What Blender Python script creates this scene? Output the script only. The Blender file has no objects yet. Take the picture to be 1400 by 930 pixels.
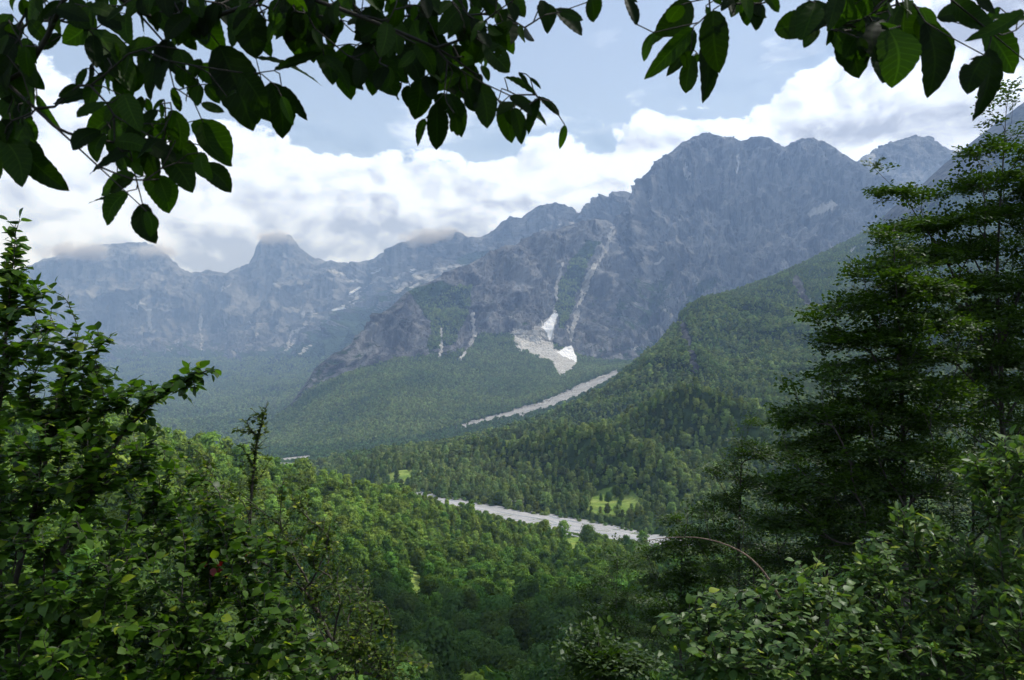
import bpy, math, random, time
import numpy as np
from mathutils import Vector
T0 = time.time()
rng = np.random.default_rng(7)
random.seed(7)
scene = bpy.context.scene
col = scene.collection
W_, H_, F_, CX, CY, HOR = 1400.0, 930.0, 1099.0, 700.0, 465.0, 500.0
PITCH = math.atan((HOR - CY) / F_)
CP, SP = math.cos(PITCH), math.sin(PITCH)

# ------------------------------------------------------------------ survey
def P(px, py, Y):
    """the place at ground distance Y in the bearing a surveyor reads at (px, py)"""
    px = np.asarray(px, float); py = np.asarray(py, float); Y = np.asarray(Y, float)
    a = (px - CX) / F_; b = (CY - py) / F_
    dy = CP - b * SP; dz = SP + b * CP
    return np.stack([a / dy * Y, Y + 0 * a, dz / dy * Y], -1)

def proj(V):
    x, y, z = V[..., 0], V[..., 1], V[..., 2]
    d = np.maximum(y * CP + z * SP, 1e-3); u = -y * SP + z * CP
    return CX + F_ * x / d, CY - F_ * u / d

# ------------------------------------------------------------------ noise
_perm = np.random.default_rng(3).permutation(256)
_perm = np.concatenate([_perm, _perm, _perm]).astype(np.int32)
_g = np.random.default_rng(4).normal(size=(256, 3)); _g /= np.linalg.norm(_g, axis=1)[:, None]

def gnoise(p):
    p = np.asarray(p, float); shp = p.shape[:-1]; p = p.reshape(-1, 3)
    i = np.floor(p).astype(np.int64); f = p - i; i &= 255
    w = f * f * f * (f * (f * 6 - 15) + 10)
    out = np.zeros(len(p))
    for dx in (0, 1):
        wx = w[:, 0] if dx else 1 - w[:, 0]
        hx = _perm[i[:, 0] + dx]
        for dy in (0, 1):
            wy = w[:, 1] if dy else 1 - w[:, 1]
            hy = _perm[hx + i[:, 1] + dy]
            for dz in (0, 1):
                wz = w[:, 2] if dz else 1 - w[:, 2]
                g = _g[_perm[hy + i[:, 2] + dz] & 255]
                out += wx * wy * wz * (g[:, 0] * (f[:, 0] - dx) + g[:, 1] * (f[:, 1] - dy) + g[:, 2] * (f[:, 2] - dz))
    return (out * 1.5).reshape(shp)

def fbm(p, o=5, gain=0.5, lac=2.03):
    s = 0; a = 1; t = 0
    for k in range(o):
        s = s + a * gnoise(p * (lac ** k) + 17.3 * k); t += a; a *= gain
    return s / t

def ridged(p, o=5, gain=0.5, lac=2.07):
    s = 0; a = 1; t = 0; prev = 1
    for k in range(o):
        n = 1 - np.abs(gnoise(p * (lac ** k) + 31.7 * k)) * 1.6
        n = np.clip(n, 0, 1) ** 2
        s = s + a * n * prev; t += a; prev = np.clip(n * 1.4, 0, 1); a *= gain
    return s / t

def sstep(a, b, x):
    t = np.clip((x - a) / (b - a), 0, 1); return t * t * (3 - 2 * t)

def poly_mask(px, py, poly, soft=0):
    poly = np.asarray(poly, float); ins = np.zeros(px.shape, bool)
    x0, y0 = poly[:, 0].min(), poly[:, 1].min(); x1, y1 = poly[:, 0].max(), poly[:, 1].max()
    n = len(poly); j = n - 1
    for i in range(n):
        xi, yi = poly[i]; xj, yj = poly[j]
        c = ((yi > py) != (yj > py)) & (px < (xj - xi) * (py - yi) / (yj - yi + 1e-9) + xi)
        ins ^= c; j = i
    return ins.astype(float)

def soft_poly(px, py, poly, rad):
    p = np.asarray(poly); near = (px > p[:, 0].min() - rad) & (px < p[:, 0].max() + rad) & (py > p[:, 1].min() - rad) & (py < p[:, 1].max() + rad)
    out = np.zeros(px.shape); x, y = px[near], py[near]; acc = np.zeros(x.shape)
    for k in range(16):
        a = k * 2.4; r_ = rad * math.sqrt((k + .5) / 16); acc += poly_mask(x + r_ * math.cos(a), y + r_ * math.sin(a), poly)
    out[near] = acc / 16; return out

def line_dist(px, py, pts, ragged=False):
    if ragged:      # broken, tapering streaks of debris
        out = line_dist(px, py, pts); near = out < 30
        x, y = px[near], py[near]
        q = np.stack([x, y, 0 * x], -1)
        h = fbm(q * np.array([1, .45, 1]) / 6.0 + pts[0][1], 4) * 1.1
        out[near] = line_dist(x + fbm(q / 5.0 + pts[0][0], 3) * 5, y + fbm(q / 5.0 + 77, 3) * 5, pts) + np.clip(h, 0, 1) * 8
        return out
    d = np.full(px.shape, 1e9)
    for (x0, y0), (x1, y1) in zip(pts[:-1], pts[1:]):
        vx, vy = x1 - x0, y1 - y0
        t = np.clip(((px - x0) * vx + (py - y0) * vy) / (vx * vx + vy * vy + 1e-9), 0, 1)
        d = np.minimum(d, np.hypot(px - x0 - t * vx, py - y0 - t * vy))
    return d

# ------------------------------------------------------------------ object helpers
def mesh_np(name, V, faces_list, mat=None, parent=None, attrs=None, smooth=True, loc=None):
    """faces_list: list of int arrays (n,k)"""
    me = bpy.data.meshes.new(name)
    V = np.ascontiguousarray(V, np.float32).reshape(-1, 3)
    faces_list = [np.asarray(f, np.int32) for f in faces_list if len(f)]
    loops = np.concatenate([f.ravel() for f in faces_list])
    sizes = np.concatenate([np.full(len(f), f.shape[1], np.int32) for f in faces_list])
    starts = np.concatenate([[0], np.cumsum(sizes)[:-1]]).astype(np.int32)
    me.vertices.add(len(V)); me.vertices.foreach_set("co", V.ravel())
    me.loops.add(len(loops)); me.loops.foreach_set("vertex_index", loops)
    me.polygons.add(len(sizes)); me.polygons.foreach_set("loop_start", starts)
    me.polygons.foreach_set("loop_total", sizes)
    for k, v in (attrs or {}).items():
        a = me.attributes.new(k, 'FLOAT', 'POINT'); a.data.foreach_set("value", np.ascontiguousarray(v, np.float32).ravel())
    me.update(calc_edges=True)
    if smooth:
        me.polygons.foreach_set("use_smooth", np.ones(len(sizes), bool))
    if mat: me.materials.append(mat)
    o = bpy.data.objects.new(name, me); col.objects.link(o)
    if parent is not None: o.parent = parent
    if loc is not None: o.location = loc
    return o

def thing(name, label, cat, loc=(0, 0, 0), group=None):
    o = bpy.data.objects.new(name, None); col.objects.link(o)
    o.empty_display_size = 0.3
    o.location = tuple(float(c) for c in loc); o['label'] = label; o['category'] = cat
    if group: o['group'] = group
    return o

# ------------------------------------------------------------------ node helpers
class NT:
    def __init__(s, tree): s.t = tree; s.n = tree.nodes; s.l = tree.links
    def add(s, typ, **kw):
        n = s.n.new(typ)
        for k, v in kw.items(): setattr(n, k, v)
        return n
    def put(s, inp, v):
        if isinstance(v, bpy.types.NodeSocket): s.l.new(v, inp)
        elif v is not None:
            try: inp.default_value = v
            except Exception: inp.default_value = (*v, 1.0)
    def math(s, op, a, b=None, c=None, clamp=False):
        n = s.add('ShaderNodeMath', operation=op, use_clamp=clamp)
        s.put(n.inputs[0], a)
        if b is not None: s.put(n.inputs[1], b)
        if c is not None: s.put(n.inputs[2], c)
        return n.outputs[0]
    def vmath(s, op, a, b=None):
        n = s.add('ShaderNodeVectorMath', operation=op)
        s.put(n.inputs[0], a)
        if b is not None: s.put(n.inputs[1], b)
        return n.outputs[0]
    def mix(s, f, a, b, mode='MIX'):
        n = s.add('ShaderNodeMix', data_type='RGBA', blend_type=mode)
        s.put(n.inputs['Factor'], f); s.put(n.inputs[6], a); s.put(n.inputs[7], b)
        return n.outputs[2]
    def noise(s, vec, scale, detail=4, rough=0.5, dist=0.0, out=0):
        n = s.add('ShaderNodeTexNoise')
        if vec is not None: s.l.new(vec, n.inputs['Vector'])
        n.inputs['Scale'].default_value = scale; n.inputs['Detail'].default_value = detail
        n.inputs['Roughness'].default_value = rough; n.inputs['Distortion'].default_value = dist
        return n.outputs[out]
    def ramp(s, f, a, b, lo=0.0, hi=1.0, kind='SMOOTHSTEP'):
        n = s.add('ShaderNodeMapRange', interpolation_type=kind)
        s.put(n.inputs[0], f); s.put(n.inputs[1], a); s.put(n.inputs[2], b); s.put(n.inputs[3], lo); s.put(n.inputs[4], hi)
        return n.outputs[0]
    def attr(s, name, typ='GEOMETRY'):
        n = s.add('ShaderNodeAttribute', attribute_name=name, attribute_type=typ); return n.outputs['Fac']

def new_mat(name):
    m = bpy.data.materials.new(name); m.use_nodes = True
    nt = NT(m.node_tree); nt.n.clear()
    nt.out = nt.add('ShaderNodeOutputMaterial'); return m, nt

def leaf_mat(name, dark, light, trans=0.35, tcol=None, gloss=0.10, rough=0.38, attr='rnd', inst=False, yellow=None, objrand=0.0, veins=False):
    m, nt = new_mat(name)
    r = nt.attr(attr)
    c = nt.mix(r, (*dark, 1), (*light, 1))
    if yellow is not None:
        c = nt.mix(nt.ramp(r, 0.93, 0.97), c, (*yellow, 1))
    if veins:
        u_ = nt.attr('along'); c_ = nt.attr('across')
        mid = nt.ramp(c_, 0.02, 0.09, 1, 0)
        lat = nt.ramp(nt.math('SINE', nt.math('MULTIPLY', nt.math('SUBTRACT', u_, nt.math('MULTIPLY', c_, 0.16)), 60.0)), 0.8, 1.0, 0, 0.6)
        c = nt.mix(nt.math('MAXIMUM', mid, lat), c, nt.mix(1.0, c, (1.9, 1.8, 1.6, 1), 'MULTIPLY'))
        c = nt.mix(nt.ramp(nt.noise(None, 9.0, 4, .6), .5, .75, 0, .5), c, nt.mix(1.0, c, (1.5, 1.2, .8, 1), 'MULTIPLY'))
    if inst:
        ti = nt.attr('tint', 'INSTANCER')
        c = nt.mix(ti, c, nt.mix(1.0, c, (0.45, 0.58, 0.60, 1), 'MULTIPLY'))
    if inst or objrand:
        oi = nt.add('ShaderNodeObjectInfo')
        k = nt.ramp(oi.outputs['Random'], 0, 1, 1 - (objrand or 0.42), 1 + (objrand or 0.42), 'LINEAR')
        hs = nt.add('ShaderNodeHueSaturation'); nt.l.new(c, hs.inputs['Color']); nt.l.new(k, hs.inputs['Value'])
        nt.l.new(nt.ramp(nt.math('FRACT', nt.math('MULTIPLY', oi.outputs['Random'], 7.13)), 0, 1, 0.475, 0.515, 'LINEAR'), hs.inputs['Hue'])
        c = hs.outputs['Color']
    d = nt.add('ShaderNodeBsdfDiffuse'); nt.l.new(c, d.inputs['Color'])
    t = nt.add('ShaderNodeBsdfTranslucent')
    nt.l.new(nt.mix(1.0, c, (*(tcol or (1.5, 1.6, 0.55)), 1), 'MULTIPLY'), t.inputs['Color'])
    mx = nt.add('ShaderNodeMixShader'); mx.inputs[0].default_value = trans
    nt.l.new(d.outputs[0], mx.inputs[1]); nt.l.new(t.outputs[0], mx.inputs[2])
    res = mx.outputs[0]
    if gloss > 0:
        g = nt.add('ShaderNodeBsdfGlossy'); g.inputs['Roughness'].default_value = rough
        g.inputs['Color'].default_value = (0.9, 0.95, 1.0, 1)
        fr = nt.add('ShaderNodeLayerWeight'); fr.inputs[0].default_value = 0.25
        m2 = nt.add('ShaderNodeMixShader')
        nt.l.new(nt.ramp(fr.outputs['Fresnel'], 0, 1, gloss * 0.35, gloss * 4, 'LINEAR'), m2.inputs[0])
        nt.l.new(res, m2.inputs[1]); nt.l.new(g.outputs[0], m2.inputs[2]); res = m2.outputs[0]
    nt.l.new(res, nt.out.inputs['Surface'])
    return m

def bark_mat(name, a, b, scale=14):
    m, nt = new_mat(name)
    tc = nt.add('ShaderNodeTexCoord')
    mp = nt.add('ShaderNodeMapping'); mp.inputs['Scale'].default_value = (1, 1, 0.3); nt.l.new(tc.outputs['Object'], mp.inputs['Vector'])
    n = nt.noise(mp.outputs[0], scale, 6, 0.65)
    c = nt.mix(nt.ramp(n, 0.35, 0.65), (*a, 1), (*b, 1))
    bs = nt.add('ShaderNodeBsdfPrincipled'); nt.l.new(c, bs.inputs['Base Color']); bs.inputs['Roughness'].default_value = 0.9
    bp = nt.add('ShaderNodeBump'); bp.inputs['Strength'].default_value = 0.5; bp.inputs['Distance'].default_value = 0.01
    nt.l.new(n, bp.inputs['Height']); nt.l.new(bp.outputs[0], bs.inputs['Normal'])
    nt.l.new(bs.outputs[0], nt.out.inputs['Surface']); return m

# ------------------------------------------------------------------ terrain lofts
def catmull(vals, tk, t):
    """vals (K, nu), knots tk (K), t (nt) -> (nt, nu): monotone cubic (PCHIP-like) per column"""
    K = len(tk); h = np.diff(tk)[:, None]; d = np.diff(vals, axis=0) / h
    m = np.zeros_like(vals)
    for k in range(1, K - 1):
        a, b = d[k - 1], d[k]
        m[k] = np.where(a * b > 0, 2 * a * b / (a + b + 1e-12 * np.sign(a + b + 1e-30)), 0.0)
    m[0] = d[0]; m[-1] = d[-1]
    out = np.empty((len(t), vals.shape[1]))
    seg = np.clip(np.searchsorted(tk, t, 'right') - 1, 0, K - 2)
    for i, (s, tt) in enumerate(zip(seg, t)):
        hh = tk[s + 1] - tk[s]; x = (tt - tk[s]) / hh
        out[i] = ((2*x**3 - 3*x*x + 1) * vals[s] + (x**3 - 2*x*x + x) * hh * m[s] + (-2*x**3 + 3*x*x) * vals[s+1] + (x**3 - x*x) * hh * m[s+1])
    return out

def loft(curves, px0, px1, nu, rows):
    """curves: [(px,py,Y),...] far to near; rows: grid rows between neighbours"""
    px = np.linspace(px0, px1, nu)
    py = []; Y = []
    for c in curves:
        c = np.array(c, float)
        py.append(np.interp(px, c[:, 0], c[:, 1])); Y.append(np.interp(px, c[:, 0], c[:, 2]))
    py = np.array(py); lY = np.log(np.array(Y))
    tk = np.arange(len(curves), dtype=float)
    t = np.concatenate([np.linspace(k, k + 1, r, endpoint=False) for k, r in enumerate(rows)] + [[len(curves) - 1.0]])
    PY = catmull(py, tk, t); YY = np.exp(catmull(lY, tk, t))
    PX = np.broadcast_to(px, PY.shape)
    return P(PX, PY, YY), t[:, None] + 0 * PX

def grid_normals(V):
    du = np.gradient(V, axis=1); dv = np.gradient(V, axis=0)
    n = np.cross(du, dv); n /= np.linalg.norm(n, axis=-1, keepdims=True) + 1e-9
    return np.where((n[..., 2:3] < 0) & (np.abs(n[..., 2:3]) > 0.02), -n, n)

def grid_faces(nr, nc):
    i = np.arange(nr * nc).reshape(nr, nc)
    return np.stack([i[:-1, :-1], i[1:, :-1], i[1:, 1:], i[:-1, 1:]], -1).reshape(-1, 4)

def terrain_mat(name, rock_a, rock_b, veg_a, veg_b, scale=1.0, bump=1.0, vegbump=10.0):
    m, nt = new_mat(name)
    geo = nt.add('ShaderNodeNewGeometry'); pos = geo.outputs['Position']
    mp = nt.add('ShaderNodeMapping'); mp.inputs['Scale'].default_value = (1, 1, 0.28); nt.l.new(pos, mp.inputs['Vector'])
    mh = nt.add('ShaderNodeMapping'); mh.inputs['Scale'].default_value = (0.25, 0.25, 1.6); mh.inputs['Rotation'].default_value = (0.12, 0.2, 0)
    nt.l.new(pos, mh.inputs['Vector'])
    n1 = nt.noise(mp.outputs[0], 0.006 * scale, 9, 0.66)
    n2 = nt.noise(mp.outputs[0], 0.03 * scale, 6, 0.7)
    n3 = nt.noise(mh.outputs[0], 0.02 * scale, 5, 0.65)
    c = nt.mix(nt.ramp(n1, 0.36, 0.64), (*rock_a, 1), (*rock_b, 1))
    c = nt.mix(nt.ramp(n2, 0.5, 0.68, 0, 0.5), c, (rock_a[0] * 0.55, rock_a[1] * 0.56, rock_a[2] * 0.58, 1))
    c = nt.mix(nt.ramp(n3, 0.55, 0.68, 0, 0.2), c, (rock_b[0] * 1.3, rock_b[1] * 1.28, rock_b[2] * 1.22, 1))
    mst = nt.add('ShaderNodeMapping'); mst.inputs['Scale'].default_value = (1, 1, 0.05); mst.inputs['Rotation'].default_value = (0.0, 0.12, 0); nt.l.new(pos, mst.inputs['Vector'])
    st = nt.noise(mst.outputs[0], 0.014 * scale, 7, 0.68)
    c = nt.mix(nt.ramp(st, 0.5, 0.62, 0, 0.85), c, (rock_a[0] * 0.42, rock_a[1] * 0.44, rock_a[2] * 0.47, 1))
    c = nt.mix(nt.ramp(st, 0.46, 0.36, 0, 0.65), c, (rock_b[0] * 1.25, rock_b[1] * 1.24, rock_b[2] * 1.2, 1))
    v1 = nt.noise(pos, 0.05, 5, 0.65); v2 = nt.noise(pos, 0.006, 4, 0.6)
    vc = nt.mix(nt.ramp(nt.math('ADD', nt.math('MULTIPLY', v1, 0.5), nt.math('MULTIPLY', v2, 0.5)), 0.38, 0.62), (*veg_a, 1), (*veg_b, 1))
    veg = nt.attr('veg')
    vm = nt.ramp(nt.math('ADD', veg, nt.math('MULTIPLY', nt.math('SUBTRACT', n2, 0.5), 0.9)), 0.42, 0.58)
    c = nt.mix(vm, c, vc)
    sc = nt.attr('scree')
    sm = nt.ramp(nt.math('ADD', sc, nt.math('MULTIPLY', nt.math('SUBTRACT', n2, 0.5), 0.7)), 0.4, 0.6)
    c = nt.mix(sm, c, nt.mix(nt.ramp(n2, 0.35, 0.65), (0.36, 0.36, 0.35, 1), (0.50, 0.50, 0.485, 1)))
    me_ = nt.attr('meadow')
    mm = nt.ramp(nt.math('ADD', me_, nt.math('MULTIPLY', nt.math('SUBTRACT', v1, 0.5), 0.5)), 0.4, 0.6)
    c = nt.mix(mm, c, nt.mix(nt.ramp(v1, 0.4, 0.6), (0.13, 0.21, 0.045, 1), (0.24, 0.30, 0.08, 1)))
    sn = nt.attr('snow')
    snm = nt.ramp(nt.math('ADD', sn, nt.math('MULTIPLY', nt.math('SUBTRACT', n2, 0.5), 0.5)), 0.42, 0.55)
    c = nt.mix(snm, c, (0.82, 0.84, 0.88, 1))
    bs = nt.add('ShaderNodeBsdfDiffuse'); bs.inputs['Roughness'].default_value = 0.6
    nt.l.new(c, bs.inputs['Color'])
    # rock bump plus canopy-like bump where forest covers the ground
    bp = nt.add('ShaderNodeBump'); bp.inputs['Strength'].default_value = 0.9; bp.inputs['Distance'].default_value = 1.0
    vor = nt.add('ShaderNodeTexVoronoi'); vor.inputs['Scale'].default_value = 0.09; nt.l.new(pos, vor.inputs['Vector'])
    hv = nt.math('MULTIPLY', nt.math('MULTIPLY', nt.math('SUBTRACT', 1.0, vor.outputs['Distance']), vegbump), vm)
    rk = nt.math('MULTIPLY', nt.math('ADD', nt.math('MULTIPLY', n1, 60 * bump), nt.math('ADD', nt.math('MULTIPLY', n2, 14 * bump), nt.math('MULTIPLY', st, 34 * bump))), nt.math('SUBTRACT', 1.0, nt.math('MAXIMUM', vm, snm)))
    nt.l.new(nt.math('ADD', hv, rk), bp.inputs['Height'])
    nt.l.new(bp.outputs[0], bs.inputs['Normal'])
    nt.l.new(bs.outputs[0], nt.out.inputs['Surface'])
    return m

SCREE = [(694,446),(721,455),(739,444),(760,426),(764,430),(756,453),(752,469),(762,481),(781,471),(787,484),(791,498),(772,515),(760,517),(758,496),(735,488),(712,477),(696,492),(706,469)]
SNOW1 = [(740,447),(759,427),(763,430),(756,452),(752,466),(745,452)]
SNOW2 = [(761,481),(781,471),(787,486),(789,496),(770,487)]
STREAM = [(608,590),(640,577),(700,561),(750,546),(790,527),(846,505),(846,514),(792,544),(752,558),(735,563),(690,573),(640,584)]
FARRIVER = [(318,620),(345,626),(375,628),(400,625),(428,622),(424,631),(395,634),(350,633)]

def jitter_px(V, px, py, amp, sc):
    n = fbm(V * sc, 4); n2 = fbm(V * sc + 91.0, 4)
    return px + amp * n, py + amp * n2

def raw_terrain(V, disp, up=0.35):
    return V + grid_normals(V) * np.array([1, 1, up]) * disp[..., None]

# --- far range, beyond the side valley
A_R = [(-160,405,9000),(-60,395,9000),(0,383,9000),(58,356,9000),(95,346,9000),(120,338,9000),(150,334,9000),(190,331,9000),(205,334,9000),(218,341,9000),(232,352,9000),(247,367,8900),(262,375,8900),(285,370,8900),(298,372,8900),(310,375,8900),(322,369,8900),(340,363,8900),(347,350,8900),(351,334,8900),(360,323,8900),(380,320,8900),(395,321,8900),(403,331,8900),(412,341,8900),(432,356,8900),(452,358,8900),(470,361,8900),(488,363,8900),(500,358,8900),(508,364,8800),(520,350,8600),(545,339,8300),(578,322,7800),(600,318,7500),(624,316,7300),(634,324,7200),(642,328,7100),(660,325,7000),(680,312,6900),(697,297,6800),(706,300,6800),(712,300,6800),(718,295,6800),(735,283,6700),(747,278,6700),(760,277,6600),(773,283,6600),(787,294,6500),(800,288,6500),(815,281,6400),(835,275,6300),(860,268,6200),(960,268,6000)]
def sh(c, dy, fy): return [(a, b + dy, y * fy) for a, b, y in c]
A_curves = [
    sh(A_R, 60, 1.25),
    A_R,
    [(-160,460,8300),(0,450,8300),(150,440,8100),(245,440,8000),(290,450,8000),(360,425,8000),(430,420,7800),(500,395,7600),(560,375,7000),(640,358,6400),(700,340,6200),(800,320,5900),(960,320,5500)],
    [(-160,500,7400),(0,500,7400),(150,495,7200),(250,488,7000),(330,490,6800),(400,482,6700),(470,440,6600),(540,410,6300),(640,390,5700),(800,380,5400),(960,380,5000)],
    [(-160,560,5000),(0,560,5000),(150,555,4600),(250,550,4400),(330,545,4300),(420,530,4300),(500,500,4800),(640,480,5000),(960,480,4600)],
    [(-160,640,2300),(0,635,2300),(150,630,2200),(330,622,2100),(420,610,2600),(500,600,3200),(640,580,4000),(960,560,4200)],
]
V, t = loft(A_curves, -160, 960, 900, [20, 190, 120, 120, 100])
s = sstep(0.95, 1.4, t) * (1 - sstep(2.7, 4.2, t) * 0.75)
q = V * np.array([1, 1, 0.42])
warp = np.stack([fbm(V / 700.0 + k * 9.1, 3) for k in range(3)], -1) * 260
rg = ridged((q + warp) / 820.0, 7, 0.55)
d = (rg - 0.35) * 420 * s + (ridged(np.stack([V[..., 0], V[..., 1] * .5, V[..., 2] * .12], -1) / 260.0 + 3, 5, .6) - .4) * 190 * s + (ridged((q + warp * .4) / 210.0 + 5, 5) - .4) * 95 * s + fbm(V / 90.0, 4) * 26 * (0.35 + s)
V = V + np.array([0, 0, 1.]) * (np.exp(-((t - 1) / .15) ** 2) * (fbm(V / 130.0 + 3, 6, .6) * 70))[..., None]
V = raw_terrain(V, d)
px, py = proj(V); jx, jy = jitter_px(V, px, py, 14, 1 / 500.0)
slope = grid_normals(V)[..., 2]
bot = np.interp(px, [-160, 250, 330, 400, 450, 500, 560, 640, 960], [495, 480, 488, 482, 440, 412, 398, 372, 372])
veg = sstep(-14, 16, jy - bot + (slope - 0.55) * 40) * 0.95
veg = np.maximum(veg, 0.8 * (np.abs(jx - 655) < 28) * (np.abs(jy - 353 + (jx - 655) * 0.35) < 9))
veg = np.maximum(veg, 0.45 * sstep(0.55, 0.75, slope) * sstep(400, 440, py))
scree = np.zeros_like(px)
for pts, w in (([(275,430),(273,455),(276,476)],4), ([(390,478),(402,455),(420,440),(430,425)],4.5), ([(345,440),(352,455)],4), ([(180,410),(200,425),(205,450)],6), ([(450,424),(470,418),(492,404),(520,385)],3.5),
               ([(232,480),(245,470)],3), ([(410,485),(425,475)],4), ([(300,398),(315,392)],4), ([(448,372),(470,378),(500,385)],5)):
    scree = np.maximum(scree, sstep(w * 1.25, 0, line_dist(jx, jy, pts, True)) * 0.8)
scree = np.maximum(scree, poly_mask(jx, jy, [(505,392),(560,372),(610,358),(640,362),(590,386),(540,398)]) * (0.5 + .9 * fbm(V / 120.0, 4)))
scree = np.maximum(scree, poly_mask(jx, jy, [(700,330),(760,300),(820,300),(850,310),(800,318),(740,330)]) * (0.35 + .8 * fbm(V / 120.0, 4)))
snow = np.zeros_like(px)
for pts, w in (([(455,424),(470,421)],2.2), ([(478,402),(492,393)],2.0), ([(508,374),(520,368)],1.8), ([(560,372),(566,368)],2)):
    snow = np.maximum(snow, sstep(w, w * .3, line_dist(px, py, pts)))
M_far = terrain_mat('limestone_far', (0.080, 0.084, 0.090), (0.218, 0.226, 0.238), (0.022, 0.042, 0.022), (0.045, 0.075, 0.03), 0.6, 1.5, 14)
A_V, A_veg, A_scree = V, veg, scree
oA = mesh_np('mountain_range', V, [grid_faces(*V.shape[:2])], M_far, attrs=dict(veg=veg, scree=scree, snow=snow, meadow=0 * px))
oA['kind'] = 'structure'

# --- the great rock wall
M_R = [(760,470,4300),(780,425,4500),(800,392,4700),(820,350,4900),(836,312,5000),(850,291,5100),(860,272,5200),(868,260,5200),(880,244,5200),(893,230,5200),(905,217,5200),(920,206,5200),(932,196,5200),(945,190,5200),(958,183,5200),(970,181,5200),(982,185,5200),(990,187,5200),(1010,193,5200),(1025,190,5200),(1040,187,5200),(1050,190,5200),(1060,196,5200),(1073,201,5200),(1085,194,5200),(1096,190,5200),(1108,190,5200),(1125,193,5200),(1138,201,5200),(1150,209,5200),(1172,222,5200),(1200,238,5100),(1260,262,5000),(1320,290,4900),(1460,330,4800)]
M_curves = [
    sh(M_R, 50, 1.3),
    M_R,
    [(760,490,4100),(800,430,4450),(850,350,4700),(900,290,4800),(970,250,4850),(1050,255,4850),(1120,260,4850),(1200,290,4700),(1460,380,4300)],
    [(760,498,3900),(800,470,4050),(850,425,4150),(900,390,4200),(1000,370,4250),(1100,360,4200),(1200,370,4100),(1460,430,3800)],
    [(760,505,3500),(800,495,3550),(850,490,3550),(900,480,3600),(1000,460,3600),(1200,440,3600),(1460,480,3400)],
    [(760,545,2650),(800,532,2700),(850,520,2700),(900,520,2700),(1000,520,2700),(1200,520,2700),(1460,540,2600)],
]
V, t = loft(M_curves, 760, 1460, 860, [20, 190, 230, 150, 40])
s = sstep(0.95, 1.45, t) * (1 - sstep(3.7, 4.4, t) * 0.8)
q = V * np.array([1, 1, 0.22])
warp = np.stack([fbm(V / 420.0 + k * 9.1, 3) for k in range(3)], -1) * 120
rg = ridged((q + warp) / 420.0 + 2.2, 7, 0.55)
d = (rg - 0.35) * 130 * s + (ridged((q + warp * .4) / 110.0 + 5, 6, .55) - .4) * 62 * s + fbm(V / 45.0, 4) * 14 * (0.4 + s)
V = V + np.array([0, 0, 1.]) * (np.exp(-((t - 1) / .15) ** 2) * (fbm(V / 70.0 + 3, 6, .65) * 44 - 9 * np.abs(gnoise(V / 40.0))))[..., None]
rib = ridged(np.stack([V[..., 0] + warp[..., 0] * .5, V[..., 1] * .5, V[..., 2] * .09], -1) / 130.0, 5, .6)
d += (rib - .4) * 190 * s
# main couloir and the buttress lines
d -= sstep(26, 0, line_dist(*proj(V), [(1012,205),(1022,260),(1018,330),(1000,390)])) * 40 * s
d -= sstep(20, 0, line_dist(*proj(V), [(920,250),(905,330),(890,420)])) * 45 * s
d -= sstep(20, 0, line_dist(*proj(V), [(1075,205),(1070,280),(1050,350)])) * 35 * s
V = raw_terrain(V, d)
px, py = proj(V); jx, jy = jitter_px(V, px, py, 12, 1 / 260.0)
slope = grid_normals(V)[..., 2]
veg = 0.9 * sstep(-10, 10, jy - np.interp(px, [760, 800, 850, 900, 1000, 1200, 1460], [475, 488, 485, 470, 455, 440, 480]))
veg = np.maximum(veg, 0.62 * sstep(0.42, 0.62, slope) * sstep(330, 400, py))
for pts, w in (([(880,440),(900,400),(915,380)],16), ([(835,440),(845,415)],12), ([(930,420),(960,395),(980,385)],12)):
    veg = np.maximum(veg, 0.55 * sstep(w, w * .3, line_dist(jx, jy, pts)))
scree = np.zeros_like(px); snow = np.zeros_like(px)
for pts, w in (([(838,312),(831,330),(825,346)],4), ([(822,350),(812,370),(802,386)],6), ([(800,388),(795,404),(790,420)],6), ([(789,424),(785,445),(783,462)],5), ([(808,388),(800,410)],5), ([(1012,208),(1013,222),(1012,232)],2.6),
               ([(934,225),(938,246)],6), ([(905,352),(896,362)],4), ([(812,500),(830,492)],4), ([(860,480),(872,470)],5), ([(1110,290),(1140,280)],10), ([(985,186),(1000,190)],3)):
    scree = np.maximum(scree, sstep(w * 1.4, 0, line_dist(jx, jy, pts, True)) * 0.85)
for pts, w in (([(837,314),(832,328)],2), ([(814,370),(806,378)],2.0), ([(803,380),(798,398)],1.8), ([(1012,210),(1012,231)],1.5), ([(815,499),(828,492)],2.5)):
    snow = np.maximum(snow, sstep(w, w * .4, line_dist(jx, jy, pts)))
M_rock = terrain_mat('limestone', (0.082, 0.086, 0.092), (0.222, 0.230, 0.242), (0.02, 0.042, 0.018), (0.05, 0.085, 0.03), 1.0, 1.0)
oM = mesh_np('rock_mountain', V, [grid_faces(*V.shape[:2])], M_rock, attrs=dict(veg=veg, scree=scree, snow=snow, meadow=0 * px))
oM['kind'] = 'structure'

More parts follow.
